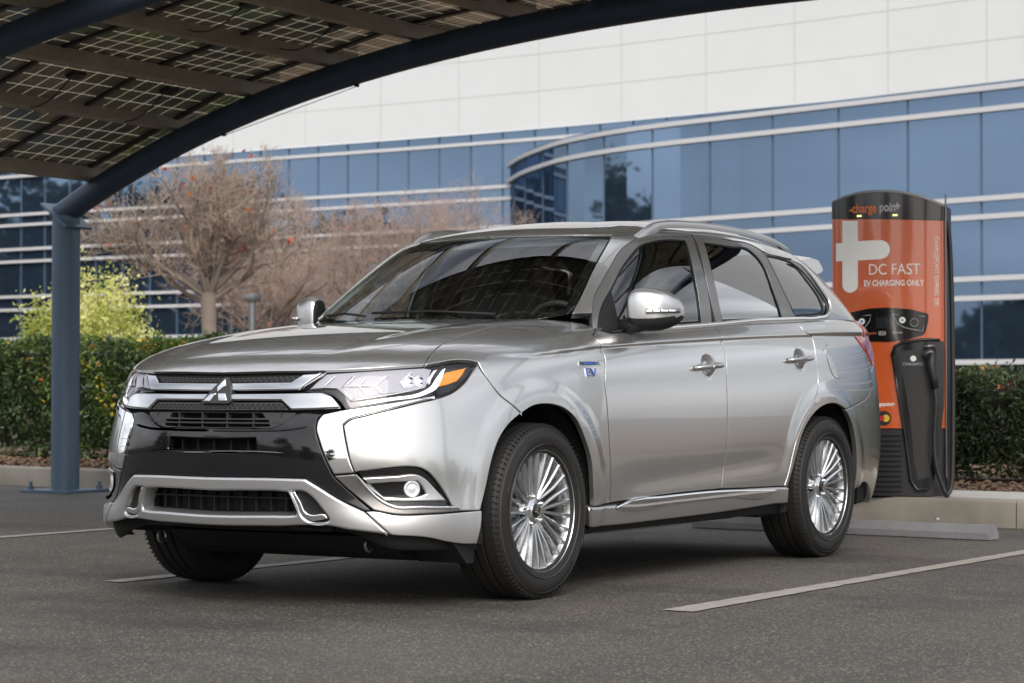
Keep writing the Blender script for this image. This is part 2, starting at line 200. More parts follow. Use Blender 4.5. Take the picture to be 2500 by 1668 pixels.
# outlines of the body panels in surface coordinates (u, v, corner)
BAKE = [{"hood":["B",1,[[0.0,6.683,1],[1.146,6.745,0],[2.357,6.796,0],[3.693,6.94,0],[4.976,7.145,1],[4.998,7.161,1],[4.951,7.656,0],[4.862,8.488,0],[4.748,9.145,0],[4.693,9.737,0],[4.698,10.359,0],[4.63,10.925,0],[4.526,11.418,0],[4.72,11.9,1],[3.0,12.0,0],[0.0,12.0,1]],[]],"fender":["B",0,[[4.998,7.161,1],[4.951,7.656,0],[4.862,8.488,0],[4.748,9.145,0],[4.693,9.737,0],[4.698,10.359,0],[4.63,10.925,0],[4.526,11.418,0],[4.72,11.9,1],[6.5,12.0,0],[8.0,12.0,0],[9.3,11.9,1],[9.74,11.2,1],[9.73,10.5,0],[9.59,9.274,0],[9.641,8.217,0],[9.661,7.948,0],[9.551,6.006,0],[9.58,4.918,0],[9.637,3.76,0],[9.761,2.211,1],[9.3,2.172,1],[9.228,2.697,0],[9.114,3.574,0],[8.953,4.123,0],[8.727,4.699,0],[8.432,5.066,0],[8.047,5.241,0],[7.628,5.181,0],[7.353,4.944,1],[7.121,5.305,0],[6.911,5.685,0],[6.659,6.393,0],[6.393,7.347,1],[6.231,7.466,0]],[]],"front_bumper":["B",0,[[6.659,6.393,0],[6.911,5.685,0],[7.121,5.305,0],[7.353,4.944,1],[7.353,4.944,1],[7.034,4.57,0],[6.824,4.195,0],[6.623,3.587,0],[6.465,2.892,0],[6.303,2.325,1],[5.894,2.341,1],[5.711,2.469,1],[5.568,2.845,0],[5.384,3.168,0],[5.187,3.396,0],[5.024,3.488,0],[4.817,3.523,0],[4.179,3.49,0],[3.481,3.401,1],[3.41,3.365,1],[3.317,3.633,0],[3.186,4.223,0],[3.102,4.627,1],[3.194,4.737,0],[3.67,4.914,0],[4.388,5.131,0],[5.063,5.352,0],[5.543,5.522,0],[5.881,5.746,0],[6.168,6.213,0],[6.384,7.209,1]],[]],"corner_chrome":["B",0,[[2.569,4.968,1],[3.029,5.095,0],[3.918,5.261,0],[5.281,5.562,1],[5.478,5.515,1],[5.062,5.365,0],[4.388,5.142,0],[3.67,4.925,0],[3.193,4.748,0],[3.089,4.632,1],[3.173,4.223,0],[3.317,3.633,0],[3.41,3.365,1],[2.889,3.322,1],[2.763,3.586,0],[2.555,4.129,0],[2.446,4.557,0],[2.469,4.783,0]],[]],"lower_trim":["B",0,[[2.888,3.304,1],[3.41,3.347,1],[3.673,2.994,0],[3.999,2.624,0],[4.331,2.458,0],[4.959,2.445,0],[5.808,2.427,1],[5.885,2.328,1],[5.141,2.289,0],[4.307,2.28,0],[3.798,2.385,1],[3.391,2.761,0],[3.075,3.083,0]],[]],"fog_backing":["B",0,[[3.46,3.401,1],[4.179,3.481,0],[4.817,3.514,0],[5.024,3.48,0],[5.186,3.378,0],[5.383,3.146,0],[5.567,2.823,0],[5.713,2.45,1],[4.332,2.468,1],[4.001,2.643,0],[3.674,3.012,0]],[]],"fog_bezel":["B",0,[[3.559,3.244,1],[4.39,3.294,0],[5.0,3.311,0],[5.142,3.219,0],[5.337,2.99,0],[5.608,2.623,1],[4.11,2.625,1],[3.888,2.889,0]],[[[3.715,3.086,1],[4.387,3.142,0],[4.957,3.166,1],[5.063,3.019,0],[5.141,2.822,1],[4.976,2.761,0],[4.1,2.751,1],[3.889,2.912,0]]]],"black_fascia":["B",1,[[0.0,4.536,1],[0.827,4.546,0],[1.421,4.566,0],[1.65,4.703,0],[1.794,4.886,0],[1.907,4.967,0],[2.546,4.989,1],[2.452,4.783,0],[2.438,4.556,0],[2.546,4.129,0],[2.755,3.586,0],[2.88,3.304,0],[3.074,3.074,0],[3.39,2.747,0],[3.776,2.376,1],[3.578,2.352,1],[3.124,2.595,0],[2.413,3.09,0],[2.214,3.223,1],[1.445,3.234,0],[0.0,3.214,1]],[[[0.0,4.235,1],[0.644,4.252,0],[1.049,4.267,1],[1.1,3.922,1],[0.654,3.892,0],[0.0,3.875,1]]]],"grille_insert":["B",1,[[0.0,5.061,1],[1.899,5.044,1],[1.873,4.902,0],[1.65,4.693,0],[1.421,4.561,0],[0.827,4.546,0],[0.0,4.536,1]],[[[0.0,4.791,1],[1.276,4.794,1],[1.319,4.6,1],[0.825,4.576,0],[0.0,4.566,1]],[[0.0,5.016,1],[1.105,5.013,1],[1.199,4.856,1],[0.804,4.843,0],[0.0,4.836,1]]]],"lower_bar":["B",1,[[0.0,5.677,1],[1.304,5.683,0],[2.469,5.724,1],[2.687,5.595,0],[2.972,5.221,1],[2.999,5.134,1],[2.388,5.089,0],[1.808,5.066,1],[1.547,5.39,1],[0.0,5.392,1]],[]],"honeycomb_low":["B",1,[[0.0,5.362,1],[1.534,5.371,1],[1.759,5.077,1],[0.0,5.061,1]],[]],"upper_bar":["B",1,[[0.0,6.143,1],[1.663,6.18,1],[1.89,6.575,1],[2.367,6.652,1],[1.906,5.816,1],[1.29,5.796,0],[0.0,5.767,1]],[]],"honeycomb_top":["B",1,[[0.0,6.443,1],[1.852,6.555,1],[1.631,6.205,1],[0.0,6.173,1]],[]],"headlamp":["B",0,[[1.934,5.823,1],[2.38,6.672,1],[3.717,6.83,0],[5.005,7.052,0],[6.313,7.424,1],[6.394,7.247,0],[6.166,6.274,0],[5.881,5.796,0],[5.542,5.622,0],[4.375,5.38,0],[3.465,5.203,0],[3.092,5.129,1],[2.929,5.402,0],[2.678,5.661,0],[2.474,5.752,0]],[]],"skid_plate":["B",1,[[0.0,3.214,1],[1.444,3.225,0],[2.213,3.214,1],[2.412,3.081,0],[3.123,2.586,0],[3.577,2.343,1],[3.848,2.046,0],[4.141,1.706,1],[3.105,1.862,1],[2.902,1.921,0],[1.343,1.926,0],[0.0,1.892,1]],[[[0.0,2.869,1],[1.03,2.894,0],[1.67,2.886,0],[1.79,2.87,1],[1.826,2.802,0],[1.959,2.324,0],[1.944,2.261,1],[1.821,2.244,0],[1.378,2.232,0],[0.0,2.193,1]],[[1.881,2.903,1],[2.197,2.88,0],[2.352,2.749,0],[2.556,2.45,0],[2.709,2.156,0],[2.176,2.13,0],[2.102,2.207,0],[2.008,2.514,0]]]],"vent_mesh":["B",0,[[1.854,2.925,1],[2.219,2.908,0],[2.373,2.763,0],[2.578,2.473,0],[2.735,2.127,0],[2.152,2.1,0],[2.079,2.182,0],[1.987,2.5,0]],[]],"vent_chrome":["B",0,[[1.88,2.894,1],[1.961,2.891,1],[2.079,2.632,0],[2.197,2.329,0],[2.295,2.287,0],[2.637,2.28,0],[2.701,2.156,1],[2.177,2.14,0],[2.11,2.207,0],[2.008,2.514,0]],[]],"bumper_corner_lip":["B",0,[[3.599,2.343,1],[3.795,2.353,0],[4.303,2.256,0],[5.138,2.265,0],[5.89,2.303,0],[6.292,2.327,1],[6.256,2.05,0],[6.087,1.341,1],[5.797,1.344,0],[5.48,1.43,0],[5.052,1.597,0],[4.158,1.706,1],[3.869,2.046,0]],[]],"front_door":["B",0,[[9.74,11.2,1],[9.73,10.5,0],[9.59,9.274,0],[9.641,8.217,0],[9.661,7.948,0],[9.551,6.006,0],[9.58,4.918,0],[9.637,3.76,0],[9.761,2.211,1],[10.434,2.29,0],[11.161,2.358,0],[11.916,2.385,1],[11.963,3.292,0],[11.983,4.508,0],[12.003,6.258,0],[12.036,7.425,0],[12.029,8.345,0],[12.07,9.824,1],[11.207,9.605,0],[10.218,9.582,0],[9.996,9.666,0],[9.863,10.221,0],[9.95,10.6,0],[9.95,11.2,1]],[]],"rear_door":["B",0,[[12.07,9.824,1],[12.029,8.345,0],[12.036,7.425,0],[12.003,6.258,0],[11.983,4.508,0],[11.963,3.292,0],[11.916,2.385,1],[12.64,2.328,0],[13.18,2.303,1],[13.262,2.984,0],[13.355,3.744,0],[13.574,4.565,0],[13.822,5.223,0],[13.971,5.789,0],[13.985,7.042,0],[13.99,8.206,0],[13.819,8.653,0],[13.813,10.255,1],[12.823,10.22,0]],[]],"quarter":["B",0,[[13.813,10.255,1],[13.819,8.653,0],[13.99,8.206,0],[13.985,7.042,0],[13.971,5.789,0],[13.822,5.223,0],[13.574,4.565,0],[13.355,3.744,0],[13.262,2.984,0],[13.18,2.303,1],[13.243,2.269,1],[13.369,3.233,0],[13.528,4.116,0],[13.802,4.741,0],[14.119,5.032,0],[14.396,5.059,0],[14.711,4.861,1],[15.284,5.077,0],[15.718,5.296,0],[17.0,7.0,0],[17.4,8.0,1],[17.4,10.0,1],[16.9,11.0,0],[16.0,11.0,1]],[]],"rear_bumper":["B",0,[[14.709,4.848,1],[15.283,5.063,0],[15.717,5.282,0],[17.0,6.9,0],[19.0,6.9,1],[19.0,1.2,1],[17.0,1.0,0],[15.716,2.166,0],[15.197,1.936,1],[15.173,2.677,0],[15.081,3.64,0],[14.958,4.248,0]],[]],"side_skirt":["B",0,[[9.134,2.172,1],[9.769,2.148,0],[10.437,2.247,0],[11.163,2.32,0],[11.918,2.346,0],[12.641,2.314,0],[13.241,2.283,1],[13.292,1.653,1],[12.338,1.528,0],[10.894,1.422,0],[9.532,1.416,0],[9.291,1.448,1]],[]],"skirt_chrome":["B",0,[[9.792,2.095,1],[10.161,2.283,0],[10.801,2.334,0],[11.917,2.365,0],[13.016,2.24,1],[12.942,2.109,0],[12.016,2.04,0],[11.01,1.978,0],[10.089,1.893,0],[9.865,1.971,1]],[]],"fuel_door":["B",0,[[14.278,7.444,0],[14.353,7.646,0],[14.492,7.688,0],[14.632,7.59,0],[14.734,7.118,0],[14.787,6.481,0],[14.763,6.117,0],[14.645,6.002,0],[14.436,6.052,0],[14.306,6.575,0]],[]],"handle_recess_f":["B",0,[[11.593,6.762,0],[11.656,7.214,0],[11.741,7.294,0],[11.814,7.044,0],[11.825,6.626,0],[11.786,6.274,0],[11.691,6.073,0],[11.63,6.25,0]],[]],"handle_recess_r":["B",0,[[13.471,6.936,0],[13.512,7.322,0],[13.632,7.401,0],[13.732,7.208,0],[13.771,6.82,0],[13.699,6.467,0],[13.589,6.327,0],[13.499,6.475,0]],[]],"tail_lamp":["B",0,[[15.387,8.299,1],[15.856,8.206,0],[16.9,9.9,0],[17.2,8.3,0],[16.2,6.466,1],[16.059,6.803,0],[15.703,7.433,0]],[]],"roof":["T",0,[[0.0,7.0,1],[0.0,3.452,1],[1.043,3.531,0],[1.919,3.739,0],[3.11,4.121,1],[3.047,2.312,0],[3.063,1.58,0],[3.041,1.171,1],[3.532,1.297,1],[3.397,1.671,0],[3.423,1.995,0],[3.484,2.407,0],[3.718,3.269,0],[4.553,4.136,0],[5.43,4.217,0],[6.29,3.948,1],[7.21,3.632,0],[7.745,3.486,0],[7.919,3.183,0],[8.487,3.053,0],[9.185,2.959,0],[9.212,2.001,0],[9.218,1.427,0],[9.05,1.087,0],[8.843,0.877,1],[10.2,0.6,1],[14.0,0.6,1],[14.0,1.28,1],[11.9,1.28,1],[12.2,3.2,1],[14.0,3.2,1],[14.0,7.0,1],[7.0,7.0,1]],[]],"windshield":["T",1,[[0.0,3.399,1],[1.063,3.471,0],[1.938,3.662,0],[3.058,3.996,1],[3.003,2.308,0],[3.022,1.575,0],[3.023,1.19,1],[2.0,0.75,0],[0.0,0.75,1]],[]],"front_frame":["T",0,[[3.532,1.297,1],[3.397,1.671,0],[3.423,1.995,0],[3.484,2.407,0],[3.718,3.269,0],[4.553,4.136,0],[5.43,4.217,0],[6.29,3.948,1],[6.188,3.044,0],[6.219,2.042,0],[6.269,0.906,1],[4.418,0.73,1],[4.022,0.701,0],[3.727,0.842,1]],[[[3.855,0.844,1],[3.731,1.343,0],[3.791,1.936,0],[4.002,2.781,0],[4.432,3.433,0],[5.081,3.636,0],[6.006,3.553,1],[5.979,2.462,0],[6.025,1.672,0],[6.079,0.931,1],[4.394,0.848,0]]]],"front_glass":["T",0,[[3.845,0.791,1],[3.711,1.34,0],[3.765,1.943,0],[3.969,2.799,0],[4.414,3.482,0],[5.093,3.688,0],[6.041,3.602,1],[5.996,2.461,0],[6.04,1.672,0],[6.091,0.906,1],[4.402,0.812,0]],[]],"rear_frame":["T",0,[[6.325,4.027,1],[7.197,3.599,0],[7.731,3.453,0],[7.901,3.144,1],[7.869,2.196,0],[8.006,0.975,1],[7.003,0.935,0],[6.328,0.912,1],[6.263,1.569,0],[6.225,2.467,0]],[[[6.455,3.408,1],[7.075,3.262,0],[7.583,3.099,0],[7.67,2.748,0],[7.649,1.769,0],[7.682,0.999,1],[7.004,0.972,0],[6.454,0.957,1],[6.396,1.726,0],[6.395,2.665,0]]]],"rear_glass":["T",0,[[6.447,3.457,1],[7.091,3.309,0],[7.614,3.146,0],[7.703,2.77,0],[7.671,1.769,0],[7.703,0.968,1],[7.003,0.945,0],[6.446,0.93,1],[6.378,1.727,0],[6.374,2.665,0]],[]],"quarter_glass":["T",0,[[7.947,3.05,1],[8.47,3.024,0],[8.819,2.929,0],[8.892,2.312,0],[8.978,1.511,0],[8.928,1.258,0],[8.761,1.06,1],[8.014,1.003,1],[7.874,2.07,0]],[]],"quarter_frame":["T",0,[[7.909,3.146,1],[8.462,3.01,0],[9.095,2.889,0],[9.153,1.994,0],[9.167,1.426,0],[9.048,1.158,0],[8.88,0.926,1],[8.003,0.897,1],[7.869,2.196,0]],[[[7.953,3.008,1],[8.44,2.972,0],[8.747,2.862,0],[8.84,2.281,0],[8.936,1.497,0],[8.897,1.258,0],[8.741,1.096,1],[8.035,1.034,1],[7.899,2.072,0]]]],"lamp_amber":["B",0,[[5.534,5.994,1],[5.661,6.803,1],[6.179,7.135,1],[6.121,6.64,0],[6.006,6.27,1],[5.774,6.085,0]],[]],"lamp_drl":["B",0,[[3.361,5.389,1],[4.17,5.557,0],[5.159,5.847,0],[5.347,6.064,0],[5.452,6.445,0],[5.56,7.014,1],[5.631,7.104,1],[5.63,6.54,0],[5.579,6.184,0],[5.505,5.913,0],[5.295,5.719,0],[4.181,5.417,0],[3.48,5.257,1]],[]],"lamp_reflector":["B",0,[[2.089,5.961,1],[2.383,6.8,1],[3.489,6.997,0],[5.016,7.183,1],[5.283,7.04,1],[5.295,6.222,1],[5.174,6.019,0],[4.167,5.713,0],[3.262,5.488,1],[3.006,5.738,0],[2.763,5.919,0]],[]],"chev1":["B",0,[[3.742,6.075,1],[3.986,6.608,1],[4.12,6.606,1],[3.848,6.074,1],[4.074,5.745,1],[3.97,5.728,1]],[]],"chev2":["B",0,[[4.476,6.225,1],[4.682,6.798,1],[4.796,6.834,1],[4.583,6.224,1],[4.717,5.92,1],[4.635,5.92,1]],[]],"chev3":["B",0,[[5.231,6.364,1],[5.325,6.964,1],[5.442,7.017,1],[5.344,6.364,1],[5.328,6.112,1],[5.256,6.192,1]],[]],"chev0":["B",0,[[2.769,5.931,1],[3.017,6.601,1],[3.108,6.6,1],[2.898,5.93,1],[3.313,5.455,1],[3.183,5.425,1]],[]],"emblem_base":["B",0,[[-0.282,5.329,1],[0.145,6.366,1],[0.234,6.372,0],[0.317,6.16,0],[0.45,5.357,1],[0.373,5.257,1],[-0.25,5.273,1]],[]],"emb1":["B",0,[[0.212,6.283,1],[0.057,5.877,1],[0.096,5.643,1],[0.257,5.935,1]],[]],"emb2":["B",0,[[-0.216,5.339,1],[-0.063,5.622,1],[0.086,5.648,1],[-0.028,5.321,1]],[]],"emb3":["B",0,[[0.105,5.643,1],[0.294,5.648,1],[0.365,5.342,1],[0.162,5.341,1]],[]],"badge_top":["B",0,[[8.986,7.263,1],[9.534,7.236,1],[9.52,7.004,1],[8.981,7.034,1]],[]],"sail":["T",0,[[3.784,1.926,1],[3.948,1.726,0],[4.132,1.474,0],[4.312,1.133,0],[4.38,0.823,1],[4.071,0.71,0],[3.885,0.804,1],[3.778,1.076,0],[3.744,1.415,0]],[]]},{"lip1":["B",[[0.0,3.86,1],[-0.611,3.853,0],[1.112,3.904,0],[1.692,3.875,0]]],"lip2":["B",[[0.0,4.461,1],[1.03,4.474,0],[1.745,4.504,0],[2.288,4.605,0]]],"ld1":["B",[[2.107,5.929,0],[2.447,5.983,0],[2.852,5.955,0]]],"ld2":["B",[[2.441,6.022,0],[2.546,6.312,0],[2.649,6.597,0]]],"ld3":["B",[[2.9,5.925,0],[3.112,5.644,0],[3.271,5.438,0]]],"ld4":["B",[[2.948,6.046,0],[3.085,6.327,0],[3.191,6.64,0]]],"ld5":["B",[[2.948,6.046,0],[3.327,6.055,0],[3.733,6.051,0]]],"ld6":["B",[[3.327,6.055,0],[3.43,6.301,0],[3.459,6.559,0]]],"ld7":["B",[[3.327,6.055,0],[3.496,5.813,0],[3.581,5.675,0]]],"ld8":["B",[[3.267,5.468,0],[3.935,5.609,0],[4.621,5.774,0],[5.199,5.99,0]]],"ld9":["B",[[1.886,5.85,0],[2.118,6.188,0],[2.407,6.688,0]]],"ev_anchor":["B",[[9.049,6.745,1],[9.432,6.751,1],[9.032,6.572,1],[9.427,6.899,1],[8.983,7.146,1],[9.531,7.112,1]]],"handle_f":["B",[[11.404,6.588,1],[11.891,6.651,1]]],"handle_r":["B",[[13.28,6.816,1],[13.807,6.869,1]]],"slots":["B",[[1.41,4.702,1]]],"fog":["B",[[4.823,2.955,1]]],"arch_f":["B",[[6.303,2.229,0],[6.465,2.892,0],[6.623,3.587,0],[6.893,4.299,0],[7.265,4.915,0],[7.628,5.161,0],[8.046,5.234,0],[8.434,5.111,0],[8.728,4.759,0],[8.952,4.234,0],[9.111,3.682,0],[9.202,3.246,0],[9.31,2.109,0]]],"belt_chrome":["T",[[4.439,0.82,0],[5.512,0.8,0],[6.319,0.861,0],[7.003,0.954,0],[7.994,0.946,0],[8.603,0.94,0],[8.901,1.034,0],[9.075,1.254,0],[9.172,1.478,0],[9.156,2.009,0],[8.976,2.793,0],[8.67,2.899,1]]],"crease_trim":["B",[[3.427,3.347,0],[3.695,2.994,0],[4.023,2.643,0],[4.334,2.482,0],[4.962,2.469,0],[5.801,2.441,0]]],"drl":["B",[[3.345,5.262,0],[3.909,5.369,0],[4.6,5.518,0],[5.277,5.725,0],[5.474,5.817,0]]]}]
# ---------- materials
MATS = {}
def mat(name, col=(.5, .5, .5), rough=.5, metal=0., coat=0., spec=.5, bump=0., bscale=50., var=0., vscale=3., emit=None, trans=0., ior=1.5, stretch=None, detail=4):
    if name in MATS: return MATS[name]
    m = bpy.data.materials.new(name); m.use_nodes = True; nt = m.node_tree; b = nt.nodes['Principled BSDF']
    b.inputs['Base Color'].default_value = (*col, 1); b.inputs['Roughness'].default_value = rough
    b.inputs['Metallic'].default_value = metal; b.inputs['Coat Weight'].default_value = coat; b.inputs['Coat Roughness'].default_value = .03
    b.inputs['Specular IOR Level'].default_value = spec; b.inputs['IOR'].default_value = ior; b.inputs['Transmission Weight'].default_value = trans
    if emit: b.inputs['Emission Color'].default_value = (*emit[:3], 1); b.inputs['Emission Strength'].default_value = emit[3]
    if var or bump:
        tc = nt.nodes.new('ShaderNodeTexCoord'); src = tc.outputs['Object']
        if stretch:
            mp = nt.nodes.new('ShaderNodeMapping'); mp.inputs['Scale'].default_value = stretch; nt.links.new(src, mp.inputs[0]); src = mp.outputs[0]
        if var:
            n = nt.nodes.new('ShaderNodeTexNoise'); n.inputs['Scale'].default_value = vscale; n.inputs['Detail'].default_value = detail
            nt.links.new(src, n.inputs[0]); mr = nt.nodes.new('ShaderNodeMapRange'); mr.inputs[1].default_value = .3; mr.inputs[2].default_value = .7
            mr.inputs[3].default_value = 1-var; mr.inputs[4].default_value = 1+var; nt.links.new(n.outputs[0], mr.inputs[0])
            mm = nt.nodes.new('ShaderNodeVectorMath'); mm.operation = 'SCALE'; mm.inputs[0].default_value = col
            nt.links.new(mr.outputs[0], mm.inputs['Scale']); nt.links.new(mm.outputs[0], b.inputs['Base Color'])
        if bump:
            n = nt.nodes.new('ShaderNodeTexNoise'); n.inputs['Scale'].default_value = bscale; n.inputs['Detail'].default_value = 3
            nt.links.new(src, n.inputs[0]); bp = nt.nodes.new('ShaderNodeBump'); bp.inputs['Strength'].default_value = bump; bp.inputs['Distance'].default_value = .01
            nt.links.new(n.outputs[0], bp.inputs['Height']); nt.links.new(bp.outputs[0], b.inputs['Normal'])
    MATS[name] = m; return m
def glassmat(name, tint, rough=0., refl=1.0, base=.02):
    """thin pane: fresnel reflection over a tinted see-through"""
    m = bpy.data.materials.new(name); m.use_nodes = True; nt = m.node_tree; nt.nodes.remove(nt.nodes['Principled BSDF'])
    out = nt.nodes['Material Output']; ge = nt.nodes.new('ShaderNodeNewGeometry'); dp = nt.nodes.new('ShaderNodeVectorMath'); dp.operation = 'DOT_PRODUCT'; nt.links.new(ge.outputs['Incoming'], dp.inputs[0]); nt.links.new(ge.outputs['Normal'], dp.inputs[1])
    ab = nt.nodes.new('ShaderNodeMath'); ab.operation = 'ABSOLUTE'; nt.links.new(dp.outputs['Value'], ab.inputs[0]); om = nt.nodes.new('ShaderNodeMath'); om.operation = 'SUBTRACT'; om.inputs[0].default_value = 1; nt.links.new(ab.outputs[0], om.inputs[1])
    pw = nt.nodes.new('ShaderNodeMath'); pw.operation = 'POWER'; pw.inputs[1].default_value = 5; nt.links.new(om.outputs[0], pw.inputs[0]); fr = nt.nodes.new('ShaderNodeMath'); fr.operation = 'MULTIPLY_ADD'; fr.inputs[1].default_value = .94; fr.inputs[2].default_value = .055; nt.links.new(pw.outputs[0], fr.inputs[0])
    t = nt.nodes.new('ShaderNodeBsdfTransparent'); t.inputs[0].default_value = (*tint, 1)
    g = nt.nodes.new('ShaderNodeBsdfGlossy'); g.inputs['Roughness'].default_value = rough; g.inputs[0].default_value = (1, 1, 1, 1)
    mt = nt.nodes.new('ShaderNodeMath'); mt.operation = 'MULTIPLY_ADD'; mt.inputs[1].default_value = refl; mt.inputs[2].default_value = base; mt.use_clamp = True
    nt.links.new(fr.outputs[0], mt.inputs[0]); mx = nt.nodes.new('ShaderNodeMixShader'); nt.links.new(mt.outputs[0], mx.inputs[0])
    nt.links.new(t.outputs[0], mx.inputs[1]); nt.links.new(g.outputs[0], mx.inputs[2]); nt.links.new(mx.outputs[0], out.inputs[0])
    MATS[name] = m; return m
def M(n): return MATS[n]
# ---------- objects
def tag(o, label=None, cat=None, group=None, kind=None):
    if label: o['label'] = label
    if cat: o['category'] = cat
    if group: o['group'] = group
    if kind: o['kind'] = kind
    return o
def empty(name, loc=(0, 0, 0), rz=0, **k):
    o = bpy.data.objects.new(name, None); COL.objects.link(o); o.location = loc; o.rotation_euler = (0, 0, rz); o.empty_display_size = .2
    return tag(o, **k)
def meshobj(name, V, F, m, parent=None, smooth=False, normals=None, mats=None, fm=None, sharp=None):
    me = bpy.data.meshes.new(name); me.from_pydata([tuple(map(float, v)) for v in V], [], [tuple(map(int, f)) for f in F])
    for q in ([m] if mats is None else mats): me.materials.append(M(q) if isinstance(q, str) else q)
    if fm is not None: me.polygons.foreach_set('material_index', list(map(int, fm)))
    if smooth or normals is not None: me.polygons.foreach_set('use_smooth', [True]*len(me.polygons))
    if normals is not None: me.normals_split_custom_set_from_vertices([tuple(map(float, n)) for n in normals])
    elif sharp is not None:
        me.set_sharp_from_angle(angle=math.radians(sharp))
    me.update(); o = bpy.data.objects.new(name, me); COL.objects.link(o)
    if parent is not None: o.parent = parent
    return o
class MB:
    """collects simple shapes into ONE mesh"""
    def __init__(s): s.V = []; s.F = []; s.fm = []
    def add(s, V, F, mi=0):
        b = len(s.V); s.V += [tuple(v) for v in V]; s.F += [tuple(i+b for i in f) for f in F]; s.fm += [mi]*len(F); return s
    def box(s, c, d, R=None, mi=0, bev=0):
        hx, hy, hz = [q/2 for q in d]
        if bev:
            bm = bmesh.new(); bmesh.ops.create_cube(bm, size=1); bmesh.ops.scale(bm, vec=d, verts=bm.verts)
            bmesh.ops.bevel(bm, geom=bm.edges[:], offset=bev, segments=2, affect='EDGES', profile=.5)
            V = [v.co.copy() for v in bm.verts]; F = [[v.index for v in f.verts] for f in bm.faces]; bm.free()
        else:
            V = [Vector((x, y, z)) for x in (-hx, hx) for y in (-hy, hy) for z in (-hz, hz)]
            F = [(0, 1, 3, 2), (4, 6, 7, 5), (0, 4, 5, 1), (2, 3, 7, 6), (0, 2, 6, 4), (1, 5, 7, 3)]
        if R is not None: V = [R @ v for v in V]
        return s.add([v+Vector(c) for v in V], F, mi)
    def tube(s, pts, r, n=8, mi=0, caps=True, up=None):
        pts = [Vector(p) for p in pts]; rs = r if hasattr(r, '__len__') else [r]*len(pts); V = []; F = []
        t0 = (pts[1]-pts[0]).normalized(); a = Vector(up) if up else (Vector((0, 0, 1)) if abs(t0.z) < .9 else Vector((1, 0, 0)))
        for i, p in enumerate(pts):
            t = (pts[min(i+1, len(pts)-1)]-pts[max(i-1, 0)]).normalized(); x = t.cross(a)
            if x.length < 1e-4: x = t.orthogonal()
            x.normalize(); y = x.cross(t).normalized(); a = y
            for k in range(n): q = 2*math.pi*k/n; V.append(p+x*math.cos(q)*rs[i]+y*math.sin(q)*rs[i])
        for i in range(len(pts)-1):
            for k in range(n): k2 = (k+1) % n; F.append((i*n+k, i*n+k2, (i+1)*n+k2, (i+1)*n+k))
        if caps: F.append(tuple(range(n))[::-1]); F.append(tuple((len(pts)-1)*n+k for k in range(n)))
        return s.add(V, F, mi)
    def prism(s, poly, axis, a, b, mi=0):
        """2D polygon extruded along axis (0,1,2) from a to b; poly coords are the remaining axes in order"""
        def P(p, t):
            q = list(p); q.insert(axis, t); return q
        n = len(poly); V = [P(p, a) for p in poly]+[P(p, b) for p in poly]
        F = [tuple(range(n)), tuple(range(2*n-1, n-1, -1))]+[(i, i+n, (i+1) % n+n, (i+1) % n) for i in range(n)]
        return s.add(V, F, mi)
    def lathe(s, prof, c=(0, 0, 0), axis='y', n=48, mi=0, a0=0, a1=2*math.pi):
        """prof: (radius, height along axis)"""
        V = []; F = []; full = abs(a1-a0-2*math.pi) < 1e-6; m = n if full else n+1
        for k in range(m):
            q = a0+(a1-a0)*k/n; cs, sn = math.cos(q), math.sin(q)
            for r, h in prof:
                p = {'y': (r*cs, h, r*sn), 'z': (r*cs, r*sn, h), 'x': (h, r*cs, r*sn)}[axis]; V.append((p[0]+c[0], p[1]+c[1], p[2]+c[2]))
        L = len(prof)
        for k in range(n):
            k2 = (k+1) % m
            for j in range(L-1): F.append((k*L+j, k*L+j+1, k2*L+j+1, k2*L+j))
        return s.add(V, F, mi)
    def build(s, name, m, parent=None, smooth=False, sharp=None, mats=None, bevel=0):
        o = meshobj(name, s.V, s.F, m, parent, smooth=smooth or sharp is not None, sharp=sharp, mats=mats, fm=s.fm if mats else None)
        bm = bmesh.new(); bm.from_mesh(o.data); bmesh.ops.recalc_face_normals(bm, faces=bm.faces[:]); bm.to_mesh(o.data); bm.free()
        if sharp is not None: o.data.set_sharp_from_angle(angle=math.radians(sharp))
        if bevel:
            b = o.modifiers.new('bevel', 'BEVEL'); b.width = bevel; b.segments = 2; b.limit_method = 'ANGLE'; b.harden_normals = False
        return o
# ---------- trimmed panels on the body surfaces
def sev(surf, UV):
    L = SURF[surf]; UV = np.asarray(UV, float); sg = np.where(UV[..., 0] < 0, -1., 1.)
    UV = np.nan_to_num(UV); P, N = L.ev(np.minimum(np.abs(UV[..., 0]), L.nu-1.001), np.clip(UV[..., 1], 0, L.nv-1.001)); P = P.copy(); N = N.copy(); P[..., 1] *= sg; N[..., 1] *= sg
    z = np.abs(UV[..., 0]) < 1e-6; N[..., 1] = np.where(z, 0, N[..., 1]); P[..., 1] = np.where(z, 0, P[..., 1])
    return P, N/(np.linalg.norm(N, axis=-1, keepdims=True)+1e-9)
def sjac(surf, UV, e=.02):
    a = UV+np.array([e, 0]); b = UV-np.array([e, 0]); c = UV+np.array([0, e]); d = UV-np.array([0, e])
    return (sev(surf, a)[0]-sev(surf, b)[0])/(2*e), (sev(surf, c)[0]-sev(surf, d)[0])/(2*e)
